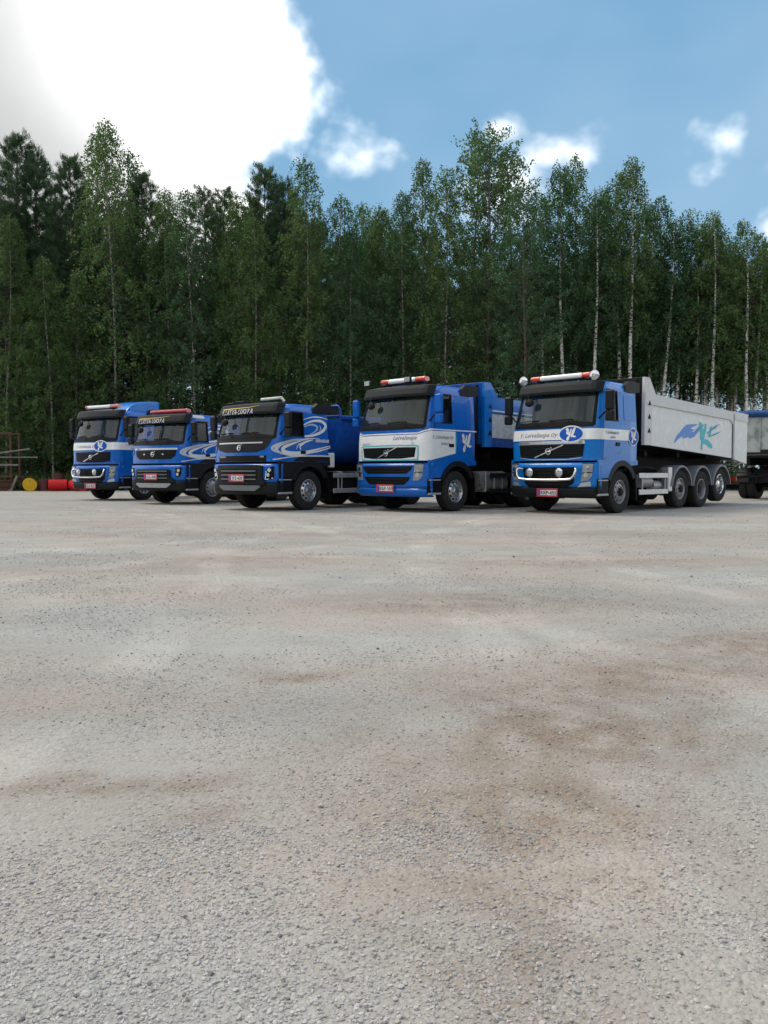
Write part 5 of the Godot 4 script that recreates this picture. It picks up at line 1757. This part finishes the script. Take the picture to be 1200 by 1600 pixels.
func make_stones() -> void:
	var sm := mat("stone", Color(1, 1, 1), 0.9)
	sm.vertex_color_use_as_albedo = true
	sm.metallic_specular = 0.3
	var holder := Node3D.new()
	holder.name = "gravel"
	holder.set_meta("kind", "stuff")
	add_child(holder)
	var lists := [[], [], [], [], []]
	var r := RandomNumberGenerator.new()
	r.seed = 99
	# bands of distance: from, to, half width per metre, tries per square metre, smallest and largest stone
	for band_ in [[1.15, 2.3, 0.75, 20000.0, 0.0026, 0.0070], [2.3, 4.2, 0.70, 7500.0, 0.0026, 0.0070], [4.2, 8.0, 0.62, 3400.0, 0.0032, 0.009], [8.0, 15.0, 0.58, 900.0, 0.004, 0.012], [15.0, 30.0, 0.56, 110.0, 0.006, 0.016]]:
		var area: float = band_[2] * (band_[1] * band_[1] - band_[0] * band_[0])
		for i in int(area * band_[3]):
			var d := sqrt(lerpf(band_[0] * band_[0], band_[1] * band_[1], r.randf()))
			var x: float = r.randf_range(-1, 1) * band_[2] * d
			if r.randf() > loose_at(x, d): continue
			var big := pow(r.randf(), 2.6)
			var s := lerpf(band_[4], band_[5], big)
			if r.randf() < 0.006: s *= 1.8
			var b := Basis.from_euler(Vector3(r.randf_range(-0.5, 0.5), r.randf() * TAU, r.randf_range(-0.5, 0.5))).scaled(Vector3.ONE * s)
			var k := r.randf_range(0.33, 0.46)
			var p := r.randf()
			if p < (0.03 if d < 3.0 else 0.14): k = r.randf_range(0.15, 0.24)
			elif p > 0.985: k = r.randf_range(0.44, 0.52)
			var soil := dirt_at(x, d)
			var c := Color(k * r.randf_range(1.01, 1.08), k * 0.985, k * r.randf_range(0.88, 0.96)).lerp(Color(k * 0.70, k * 0.635, k * 0.58), soil * 0.9)
			lists[r.randi() % 5].append([Transform3D(b, Vector3(x, s * r.randf_range(-0.25, 0.32), -d)), c])
	for k in 5:
		var mm := MultiMesh.new()
		mm.transform_format = MultiMesh.TRANSFORM_3D
		mm.use_colors = true
		mm.mesh = stone_mesh(100 + k)
		mm.instance_count = lists[k].size()
		for i in lists[k].size():
			mm.set_instance_transform(i, lists[k][i][0])
			mm.set_instance_color(i, lists[k][i][1])
		var o := MultiMeshInstance3D.new()
		o.name = "stones"
		o.multimesh = mm
		o.material_override = sm
		o.set_meta("kind", "stuff")
		holder.add_child(o, true)

func make_forest_floor() -> void:
	var m := mat("forest_floor", lin(0.075, 0.075, 0.04), 1.0)
	m.albedo_texture = noise_tex(0.02, 512, [[0.0, Color(0.45, 0.42, 0.35)], [0.5, Color(0.8, 0.85, 0.6)], [1.0, Color(1, 1, 0.9)]], FastNoiseLite.TYPE_SIMPLEX_SMOOTH, 61, 6)
	m.uv1_triplanar = true
	m.uv1_world_triplanar = true
	m.uv1_scale = Vector3.ONE * 0.3
	var rows := []
	for j in 26:
		var line := []
		for i in 81:
			var x := -100.0 + i * 2.5
			var back: float = [0.0, 0.4, 0.9, 1.6, 2.5, 4.0, 6.0, 9.0][j] if j < 8 else 9.0 + (j - 7) * (j - 7) * 1.1
			var rise := smoothstep(0.0, 3.0, back) * 0.28 + n_dirt.get_noise_2d(x * 14.0, back * 14.0) * 0.25 * smoothstep(0.0, 4.0, back)
			line.append(Vector3(x, 0.008 + maxf(0.0, rise), -44.2 - back + n_dirt.get_noise_2d(x * 25.0, 300.0) * 0.9))
		rows.append(line)
	var mb := Mb.new()
	mb.grid(rows, Vector3(0, -500, -80))
	setting("forest_floor", mb, m)
	# weeds and grass where the gravel ends
	var gm := mat("grass_blade", Color(1, 1, 1), 0.8)
	gm.vertex_color_use_as_albedo = true
	gm.backlight_enabled = true
	gm.backlight = Color(0.5, 0.5, 0.5)
	var r := RandomNumberGenerator.new()
	r.seed = 5
	var tuft := Mb.new()
	for i in 16:
		var a := r.randf() * TAU
		var h := r.randf_range(0.5, 1.0)
		var o := Vector3(r.randf_range(-0.18, 0.18), 0, r.randf_range(-0.18, 0.18))
		var side := Vector3(cos(a), 0, sin(a)) * 0.02
		var bend := Vector3(-sin(a), 0, cos(a)) * h * r.randf_range(0.1, 0.5)
		var mid := o + Vector3(0, h * 0.6, 0) + bend * 0.35
		tuft.quad(o - side, o + side, mid + side * 0.8, mid - side * 0.8)
		tuft.flat(mid - side * 0.8, mid + side * 0.8, o + Vector3(0, h, 0) + bend)
	var mm := MultiMesh.new()
	mm.transform_format = MultiMesh.TRANSFORM_3D
	mm.use_colors = true
	mm.mesh = tuft.mesh()
	mm.instance_count = 9000
	for i in 9000:
		var x := r.randf_range(-36, 36)
		var back := pow(r.randf(), 1.6) * 7.0
		var s := r.randf_range(0.25, 0.95) * (0.5 + 0.6 * smoothstep(0.0, 1.5, back)) * (0.8 + 0.7 * maxf(0.0, n_dirt.get_noise_2d(x * 60.0, back * 60.0 + 700.0)))
		mm.set_instance_transform(i, Transform3D(Basis(Vector3.UP, r.randf() * TAU).scaled(Vector3(1.3, s, 1.3)), Vector3(x, 0.02 + 0.28 * smoothstep(0.0, 3.0, back), -44.1 - back + n_dirt.get_noise_2d(x * 25.0, 300.0) * 0.9)))
		var k := r.randf_range(0.6, 1.2)
		mm.set_instance_color(i, Color(0.075 * k * r.randf_range(0.8, 1.5), 0.115 * k, 0.03 * k))
	var o := MultiMeshInstance3D.new()
	o.name = "grass"
	o.multimesh = mm
	o.material_override = gm
	o.set_meta("kind", "stuff")
	add_child(o)

# ---------------------------------------------------------------- trees
class Leaves:
	var v := PackedVector3Array()
	var n := PackedVector3Array()
	var c := PackedColorArray()
	func leaf(p: Vector3, a: Vector3, b: Vector3, col: Color) -> void:
		# a rhombus of two triangles
		var m := a.cross(b).normalized()
		v.append(p - a); v.append(p + b); v.append(p + a)
		v.append(p - a); v.append(p + a); v.append(p - b)
		for i in 6: n.append(m); c.append(col)
	func blade(p: Vector3, tip: Vector3, side: Vector3, col: Color) -> void:
		var m := (tip - p).cross(side).normalized()
		v.append(p - side); v.append(tip); v.append(p + side)
		for i in 3: n.append(-m); c.append(col)
	func mesh() -> ArrayMesh:
		var arr := []
		arr.resize(Mesh.ARRAY_MAX)
		arr[Mesh.ARRAY_VERTEX] = v
		arr[Mesh.ARRAY_NORMAL] = n
		arr[Mesh.ARRAY_COLOR] = c
		var m := ArrayMesh.new()
		m.add_surface_from_arrays(Mesh.PRIMITIVE_TRIANGLES, arr)
		return m

func any_dir(r: RandomNumberGenerator) -> Vector3:
	var z := r.randf_range(-1, 1)
	var a := r.randf() * TAU
	var k := sqrt(1.0 - z * z)
	return Vector3(k * cos(a), z, k * sin(a))

# S: height, base (share of bare trunk), wide, branches, clumps, leaves, leaf size, rise, droop, colour, radius, kind
func tree_shape(S: Dictionary, seed_: int) -> Array:
	var r := RandomNumberGenerator.new()
	r.seed = seed_
	var H: float = S.h
	var path := []
	var sway := Vector2(r.randf_range(-1, 1), r.randf_range(-1, 1)) * 0.018 * H
	var ph := r.randf() * TAU
	for i in 17:
		var t := i / 16.0
		path.append(Vector3(sway.x * sin(t * 2.6 + ph) * t + sin(t * 9.0 + ph) * 0.05, H * t * 0.985, sway.y * sin(t * 2.1 + ph) * t + cos(t * 8.0) * 0.05))
	path[0] -= Vector3(0, 0.25, 0)
	var off: Vector3 = path[0] * Vector3(1, 0, 1)
	for i in 17: path[i] -= off
	var tr := Mb.new()
	tr.use_t = true
	tr.tube(path, S.radius, 9, 0.02, false)
	var L := Leaves.new()
	var limbs := Mb.new()
	limbs.use_t = true
	var nb: int = S.branches
	for i in nb:
		var u := pow((i + r.randf()) / nb, 0.9)
		var t: float = lerpf(S.base, 0.995, u)
		var fi := t * 16.0
		var p0: Vector3 = path[int(fi)].lerp(path[mini(int(fi) + 1, 16)], fi - int(fi))
		var az := i * 2.39996 + r.randf_range(-0.5, 0.5)
		var prof := 1.0
		match S.kind:
			"birch": prof = pow(sin(PI * clampf(pow(u, 0.62) * 0.93 + 0.06, 0, 1)), 0.8) * (1.0 if u < 0.6 else lerpf(1.0, 0.8, (u - 0.6) / 0.4))
			"aspen": prof = pow(sin(PI * clampf(pow(u, 0.7) * 0.9 + 0.08, 0, 1)), 0.6)
			"pine": prof = (0.55 + 0.45 * sin(PI * pow(u, 0.6))) * (1.0 - pow(u, 3.0) * 0.75)
			"spruce": prof = pow(1.0 - u, 0.85) * 0.95 + 0.05
		var ln: float = maxf(0.18, S.wide * prof * r.randf_range(0.6, 1.15))
		var flat := Vector3(cos(az), 0, sin(az))
		var side := Vector3(-sin(az), 0, cos(az))
		var rise: float = S.rise * r.randf_range(0.7, 1.3) * lerpf(0.8, 2.1, u)
		var droop: float = S.droop
		var pts := []
		for k in 5:
			var s := k / 4.0
			pts.append(p0 + flat * ln * s + Vector3.UP * ln * (rise * s - droop * s * s) + side * sin(s * 3.0 + i) * 0.06 * ln)
		limbs.tube(pts, lerpf(0.032, 0.012, u) * S.limb, 4, 0.005, false)
		var nc: int = maxi(2, int(S.clumps * (0.35 + 0.65 * ln / S.wide)))
		for q in nc:
			var s := lerpf(S.inner, 1.0, pow((q + r.randf()) / nc, 0.75))
			var f := s * 4.0
			var c: Vector3 = pts[mini(int(f), 3)].lerp(pts[mini(int(f), 3) + 1], f - mini(int(f), 3))
			var sp: float = S.spread * r.randf_range(0.7, 1.3)
			c += side * r.randfn() * sp * 0.9 + Vector3.UP * r.randfn() * sp * 0.5
			# each clump keeps its own tone, each leaf varies about it
			var tone := r.randf_range(0.75, 1.25)
			var warm := r.randf_range(0.85, 1.25)
			if S.kind == "pine" or S.kind == "spruce":
				var out := (flat * 0.7 + Vector3.UP * (0.9 if S.kind == "pine" else -0.15)).normalized()
				for k in int(S.leaves):
					var e := (any_dir(r) * 0.8 + out).normalized()
					var b0 := c + out * r.randf_range(-0.12, 0.12) + any_dir(r) * sp * 0.35
					var tn := tone * r.randf_range(0.7, 1.3)
					L.blade(b0, b0 + e * S.leaf * r.randf_range(0.7, 1.3), e.cross(any_dir(r)).normalized() * S.leaf * 0.065, Color(S.col.r * tn * warm, S.col.g * tn, S.col.b * tn))
			else:
				var tw: Vector3 = (flat * r.randf_range(0.1, 0.9) + side * r.randfn() * 0.5 + Vector3.UP * S.twig_up * r.randf_range(0.5, 1.3)).normalized()
				var tl: float = S.twig * r.randf_range(0.5, 1.3)
				var bend: Vector3 = Vector3.DOWN * S.hang * tl
				var jit: float = S.jitter
				for k in int(S.leaves):
					var w := r.randf()
					var p: Vector3 = c + tw * tl * w + bend * w * w + Vector3(r.randfn(), r.randfn(), r.randfn()) * jit * (1.2 - 0.6 * w)
					var d := any_dir(r)
					d.y -= 0.5
					d = d.normalized()
					var z: float = S.leaf * r.randf_range(0.65, 1.25) * 0.5
					var tn := tone * r.randf_range(0.75, 1.25)
					L.leaf(p, d * z, d.cross(any_dir(r)).normalized() * z * 0.72, Color(S.col.r * tn * warm, S.col.g * tn, S.col.b * tn))
	return [tr.mesh(), limbs.mesh(), L.mesh(), H]

func bark_image(white: bool) -> ImageTexture:
	var r := RandomNumberGenerator.new()
	r.seed = 8 if white else 9
	var im := Image.create(128, 1024, false, Image.FORMAT_RGB8)
	var f := FastNoiseLite.new()
	f.seed = 12
	f.frequency = 0.03
	f.fractal_octaves = 4
	for y in 1024:
		for x in 128:
			var n := f.get_noise_2d(x * (1.0 if white else 2.5), y * (2.0 if white else 0.5))
			var c := Color(0.90, 0.885, 0.85) * (0.90 + n * 0.22) if white else Color(0.42, 0.34, 0.29) * (0.85 + n * 0.5)
			im.set_pixel(x, y, c)
	if white:
		for i in 260:
			var w := r.randi_range(6, 46)
			var h := r.randi_range(2, 7)
			im.fill_rect(Rect2i(r.randi_range(-10, 120), r.randi_range(0, 1020), w, h), Color(0.2, 0.19, 0.18) * r.randf_range(0.6, 1.6))
		for i in 26:
			var cx := r.randi_range(0, 127)
			var cy := r.randi_range(0, 1023)
			for y in range(-16, 17):
				for x in range(-22, 23):
					if pow(x / 20.0, 2) + pow((y - absf(x) * 0.35) / 11.0, 2) + r.randf_range(-0.3, 0.3) < 1.0: im.set_pixel(posmod(cx + x, 128), posmod(cy + y, 1024), Color(0.15, 0.14, 0.13))
	return ImageTexture.create_from_image(im)

var shapes := {}
var leaf_mats := []

func plant_tree(called: String, label: String, category: String, shape: String, x: float, z: float, h: float, lean: float, turn: float, group := "") -> Node3D:
	var S: Array = shapes[shape]
	var T := thing(called, label, category, Vector3(x, 0.0, z), 0.0, group)
	var k: float = h / S[3]
	T.basis = Basis(Vector3(0, 0, 1), -lean / h) * Basis(Vector3.UP, turn) * Basis().scaled(Vector3(lerpf(1.0, k, 0.6), k, lerpf(1.0, k, 0.6)))
	var white: bool = S[4]
	inst("trunk", S[0], (M.birch_bark if shape.begins_with("birch_bare") else M.grey_birch) if white else M.dark_bark, T)
	inst("limbs", S[1], M.twig, T)
	inst("crown", S[2], leaf_mats[S[5] + absi(hash(x)) % 2], T)
	return T

const TREES := [["pine", -24.4, -49.0, 20.4, 0.48], ["birch", -22.1, -47.0, 16.0, 0.87], ["pine", -24.2, -53.0, 23.0, 0.63], ["pine", -23.6, -55.0, 22.7, 0.12], ["birch", -19.1, -46.5, 13.6, -0.36], ["pine", -19.5, -51.0, 20.8, 0.14], ["birch", -18.1, -47.5, 12.8, 0.15], ["birch", -19.3, -54.0, 23.9, 0.24], ["birch", -15.8, -47.5, 21.5, 0.12], ["birch", -16.3, -52.0, 21.6, 0.24], ["pine", -14.8, -50.0, 19.4, 0.16], ["birch", -13.0, -48.5, 17.9, 0.34], ["birch", -11.0, -47.0, 17.4, -0.03], ["pine", -11.9, -54.0, 19.9, 0.13], ["pine", -10.3, -52.0, 19.2, 0.14], ["birch", -8.5, -48.0, 17.4, 0.0], ["birch", -7.1, -46.5, 15.8, -0.43], ["pine", -7.8, -53.0, 20.9, 0.06], ["pine", -6.6, -52.0, 19.6, 0.20], ["birch", -4.5, -47.5, 19.4, 0.20], ["birch", -3.0, -48.0, 17.4, 0.31], ["birch", -2.1, -47.0, 15.4, 0.14], ["birch", -1.0, -49.0, 15.3, -0.10], ["birch", 0.1, -50.0, 17.5, -0.04], ["birch", 1.0, -48.0, 17.8, 0.09], ["birch", 2.5, -50.0, 20.5, -0.17], ["birch", 3.7, -47.5, 18.5, 0.04], ["aspen", 5.6, -52.0, 21.2, 0.18], ["aspen", 6.5, -49.0, 21.0, -0.29], ["aspen", 8.1, -51.0, 20.7, -0.16], ["aspen", 7.7, -45.0, 16.0, 0.08],
	["birch_bare", 9.9, -50.0, 18.1, -0.25], ["birch_bare", 10.7, -48.0, 19.4, -0.28], ["birch_bare", 11.8, -50.0, 20.4, 0.08], ["birch_bare", 12.3, -46.5, 17.2, -0.32], ["birch_bare", 14.0, -50.0, 18.7, -0.37], ["birch_bare", 14.1, -48.0, 18.8, -0.49], ["birch_bare", 14.4, -46.5, 19.2, -0.46], ["birch_bare", 16.1, -49.0, 17.4, -0.19], ["birch_bare", 16.1, -47.0, 15.8, 0.74], ["birch_bare", 16.9, -48.5, 17.6, -0.48], ["birch_bare", 17.0, -48.0, 16.5, 0.85], ["birch_bare", 18.2, -47.0, 15.4, -0.21], ["birch_bare", 19.2, -48.0, 16.3, -0.04], ["birch_bare", 18.7, -46.0, 15.9, 0.16], ["birch_bare", 20.2, -48.5, 15.3, -0.34], ["birch_bare", 21.7, -50.0, 15.6, -0.36], ["birch_bare", 20.6, -45.5, 15.3, -0.57], ["birch_bare", 21.2, -46.2, 14.7, 0.19], ["birch_bare", 22.3, -47.0, 14.5, -0.21], ["birch_bare", 22.9, -46.0, 15.0, -0.35], ["birch_bare", 25.3, -49.0, 16.2, -0.20], ["birch_bare", 25.8, -47.0, 15.6, -0.40]]
const NAMED := {"birch": ["birch_tree", "birch", "birch"], "birch_bare": ["birch_tree", "birch", "birch"], "pine": ["pine_tree", "pine", "pine"], "aspen": ["aspen_tree", "aspen", "aspen"]}

func make_forest() -> void:
	var bb := mat("birch_bark", Color(1, 1, 1), 0.8)
	bb.albedo_texture = bark_image(true)
	bb.uv1_scale = Vector3(1, 0.22, 1)
	var gb := mat("grey_birch", lin(0.42, 0.40, 0.36), 0.85)
	gb.albedo_texture = bb.albedo_texture
	gb.uv1_scale = bb.uv1_scale
	var db := mat("dark_bark", Color(1, 1, 1), 0.95)
	db.albedo_texture = bark_image(false)
	db.uv1_scale = Vector3(2, 0.4, 1)
	mat("twig", lin(0.07, 0.055, 0.045), 0.9)
	for c in [[1.0, 1.0, 0.95], [0.84, 0.93, 0.97], [0.95, 0.97, 1.0], [0.85, 0.9, 0.97]]:
		var lm := mat("leaf_%d" % leaf_mats.size(), Color(c[0], c[1], c[2]), 0.55)
		lm.vertex_color_use_as_albedo = true
		lm.metallic_specular = 0.35
		lm.backlight_enabled = true
		lm.backlight = Color(0.75, 0.85, 0.45)
		leaf_mats.append(lm)
	var birch := {"kind": "birch", "h": 18.0, "base": 0.26, "wide": 2.1, "branches": 92, "clumps": 9, "leaves": 26, "leaf": 0.11, "rise": 0.75, "droop": 0.62, "inner": 0.15, "spread": 0.20, "hang": 0.6, "twig": 0.65, "twig_up": -0.5, "jitter": 0.085, "col": Color(0.082, 0.138, 0.056), "radius": 0.115, "limb": 1.0}
	var kinds := {}
	for k in 3: kinds["birch_%d" % k] = [birch.merged({"radius": 0.082, "branches": 118, "base": [0.14, 0.20, 0.10][k], "wide": [2.3, 2.0, 2.6][k]}, true), true, 0]
	for k in 3: kinds["birch_bare_%d" % k] = [birch.merged({"base": [0.42, 0.47, 0.38][k], "wide": [1.75, 1.5, 1.9][k], "branches": 74, "radius": 0.15}, true), true, 0]
	for k in 2: kinds["pine_%d" % k] = [{"kind": "pine", "h": 20.0, "base": [0.45, 0.52][k], "wide": [2.9, 2.5][k], "branches": 84, "clumps": 12, "leaves": 52, "leaf": 0.21, "rise": 0.35, "droop": 0.1, "inner": 0.25, "spread": 0.28, "hang": 0.0, "col": Color(0.070, 0.112, 0.056), "radius": 0.15, "limb": 1.3}, false, 2]
	for k in 2: kinds["aspen_%d" % k] = [birch.merged({"kind": "aspen", "base": [0.18, 0.12][k], "wide": [2.3, 2.7][k], "branches": 96, "leaf": 0.125, "rise": 0.9, "droop": 0.35, "hang": 0.1, "twig_up": 0.4, "jitter": 0.11, "leaves": 24, "col": Color(0.086, 0.144, 0.066)}, true), false, 0]
	for k in 2: kinds["spruce_%d" % k] = [{"kind": "spruce", "h": 16.0, "base": 0.06, "wide": 2.3, "branches": 110, "clumps": 8, "leaves": 34, "leaf": 0.21, "rise": 0.1, "droop": 0.35, "inner": 0.2, "spread": 0.16, "hang": 0.0, "col": Color(0.034, 0.060, 0.030), "radius": 0.15, "limb": 1.0}, false, 2]
	for k in 2: kinds["sapling_%d" % k] = [birch.merged({"h": 5.0, "base": 0.05, "wide": [1.3, 1.6][k], "branches": 46, "clumps": 6, "leaves": 24, "leaf": 0.105, "spread": 0.18, "twig": 0.4, "twig_up": 0.2, "hang": 0.3, "radius": 0.03, "limb": 0.5, "col": Color(0.065, 0.115, 0.04)}, true), false, 0]
	var sd := 40
	for key in kinds:
		sd += 1
		shapes[key] = tree_shape(kinds[key][0], sd) + [kinds[key][1], kinds[key][2]]
	var r := RandomNumberGenerator.new()
	r.seed = 31
	# the trees one can follow from the ground to the top along the forest edge, from left to right
	var order := {}
	for i in TREES.size():
		var t: Array = TREES[i]
		var nm: Array = NAMED[t[0]]
		var shape: String = "%s_%d" % [t[0], r.randi() % (3 if t[0].begins_with("birch") else 2)]
		plant_tree(nm[0], tree_label(i), nm[1], shape, t[1], t[2], t[3], t[4], r.randf() * TAU, "trees along the forest edge")
	far_wood()
	# deeper in the wood
	for i in 210:
		var d := r.randf_range(51.0, 78.0) if i < 150 else r.randf_range(80.0, 110.0)
		var a := r.randf_range(-0.60, 0.60)
		if a > 0.17 and i < 150 and r.randf() < 0.5: continue
		var h := 1.03 + d * r.randf_range(0.25, 0.335) * (1.0 if a < 0.0 else lerpf(0.95, 0.80, clampf(a / 0.4, 0.0, 1.0)))
		var p := r.randf()
		if p < 0.45: plant_tree("birch_tree", "birch half hidden deep in the wood " + place_of(a), "birch", "birch_%d" % (r.randi() % 3) if a < 0.15 else "birch_bare_%d" % (r.randi() % 3), a * d, -d, h, r.randf_range(-0.4, 0.4), r.randf() * TAU, "birches deeper in the forest")
		elif p < 0.72: plant_tree("pine_tree", "pine half hidden deep in the wood " + place_of(a), "pine", "pine_%d" % (r.randi() % 2), a * d, -d, h, r.randf_range(-0.3, 0.3), r.randf() * TAU, "pines deeper in the forest")
		else: plant_tree("spruce_tree", "tall dark spruce deep in the wood " + place_of(a), "spruce", "spruce_%d" % (r.randi() % 2), a * d, -d, h * 0.85, 0.0, r.randf() * TAU, "spruces deeper in the forest")
	# thin pale stems crowding the right of the wood
	for i in 22:
		var d := r.randf_range(47.5, 56.0)
		var a := r.randf_range(0.24, 0.50)
		plant_tree("birch_tree", "thin pale birch stem crowded in the wood " + place_of(a), "birch", "birch_bare_%d" % (r.randi() % 3), a * d, -d, r.randf_range(13.0, 15.5), r.randf_range(-1.0, 0.8), r.randf() * TAU, "thin birches on the right")
	# young spruces fill the wood between the trunks
	for i in 64:
		var d := r.randf_range(52.0, 63.0) if i < 48 else r.randf_range(60.0, 80.0)
		var a := r.randf_range(-0.56, 0.16) if i < 48 else r.randf_range(0.14, 0.55)
		var h := r.randf_range(5.0, 10.5) if i < 48 else r.randf_range(3.0, 6.0)
		plant_tree("spruce_tree", "young dark spruce between the trunks " + place_of(a), "spruce", "spruce_%d" % (r.randi() % 2), a * d, -d, h, 0.0, r.randf() * TAU, "young spruces in the wood")
	for q in [[-19.6, -50.2, 8.5], [-18.5, -51.6, 9.5], [-20.9, -51.2, 7.5], [-17.1, -50.6, 8.0], [-16.2, -51.8, 9.0], [-21.8, -50.0, 6.5]]:
		plant_tree("spruce_tree", "young dark spruce between the trunks " + place_of(q[0] / -q[1]), "spruce", "spruce_%d" % (r.randi() % 2), q[0], q[1], q[2], 0.0, r.randf() * TAU, "young spruces in the wood")
	# young growth under the trees
	for i in 70:
		var x := r.randf_range(-27.0, 9.0) if i < 50 else r.randf_range(9.0, 30.0)
		var z := -r.randf_range(45.6, 51.5)
		var h := r.randf_range(2.2, 6.5) if x < 8.0 else r.randf_range(1.2, 3.2)
		plant_tree("sapling", "leafy sapling at the forest edge " + place_of(x / -z), "sapling", "sapling_%d" % (r.randi() % 2), x, z, h, r.randf_range(-0.3, 0.3), r.randf() * TAU, "saplings under the forest edge")

# the wood on the other side of the yard, behind where the picture is taken: it darkens the glass and paint that mirror it
func far_wood() -> void:
	var r := RandomNumberGenerator.new()
	r.seed = 77
	var holder := Node3D.new()
	holder.name = "forest"
	holder.set_meta("kind", "stuff")
	add_child(holder)
	var keys := ["birch_0", "birch_1", "aspen_0", "spruce_0", "pine_0"]
	var lists := [[], [], [], [], []]
	for i in 190:
		var a := deg_to_rad(r.randf_range(70.0, 292.0))
		var d := r.randf_range(40.0, 56.0)
		var k := r.randf_range(0.8, 1.1)
		lists[r.randi() % 5].append(Transform3D(Basis(Vector3.UP, r.randf() * TAU).scaled(Vector3.ONE * k), Vector3(sin(a) * d, 0, -cos(a) * d - 4.0)))
	for n in 5:
		for part in [[0, "trunks"], [2, "crowns"]]:
			var mm := MultiMesh.new()
			mm.transform_format = MultiMesh.TRANSFORM_3D
			mm.mesh = shapes[keys[n]][part[0]]
			mm.instance_count = lists[n].size()
			for i in lists[n].size(): mm.set_instance_transform(i, lists[n][i])
			var o := MultiMeshInstance3D.new()
			o.name = part[1]
			o.multimesh = mm
			o.material_override = leaf_mats[shapes[keys[n]][5]] if part[0] == 2 else M.dark_bark
			o.set_meta("kind", "stuff")
			holder.add_child(o, true)

func tree_label(i: int) -> String:
	var t: Array = TREES[i]
	var kind: String = t[0]
	var px: float = t[1] / -t[2]
	# which thing in the yard it rises behind
	var spot := place_of(px)
	# rank among trees of its kind on that spot
	var ahead := 0
	var same := 0
	for k in TREES.size():
		var q: Array = TREES[k]
		if q[0] != kind: continue
		if spot_of(q) == spot_of(t):
			same += 1
			if q[1] / -q[2] < px: ahead += 1
	var look: String = {"birch": "slender low-branched birch", "birch_bare": "bare-trunked white birch", "pine": "dark tufted pine", "aspen": "broad airy aspen"}[kind]
	if same == 1: return "%s %s" % [look, spot]
	return "%s %s, %s" % [look, spot, ["first from left", "second from left", "third from left", "fourth from left", "fifth from left", "sixth from left", "seventh from left", "eighth from left", "ninth from left", "tenth from left", "eleventh from left", "twelfth from left", "thirteenth from left"][mini(ahead, 12)]]

func spot_of(t: Array) -> int:
	var px: float = t[1] / -t[2]
	var k := 0
	for e in [-0.40, -0.36, -0.27, -0.20, -0.06, 0.01, 0.115, 0.16, 0.27, 0.43]:
		if px >= e: k += 1
	return k

func place_of(px: float) -> String:
	var spot := ""
	if px < -0.40: spot = "above the rusty rack at the left edge"
	elif px < -0.36: spot = "above the red and yellow drums"
	elif px < -0.27: spot = "behind the leftmost truck"
	elif px < -0.20: spot = "behind the truck with the red light bar"
	elif px < -0.06: spot = "behind the middle truck"
	elif px < 0.01: spot = "between the third and fourth trucks"
	elif px < 0.115: spot = "behind the truck with the white front"
	elif px < 0.16: spot = "just left of the rightmost truck"
	elif px < 0.27: spot = "behind the cab of the rightmost truck"
	elif px < 0.43: spot = "behind the long grey tipping body"
	else: spot = "at the right edge above the trailer"
	return spot
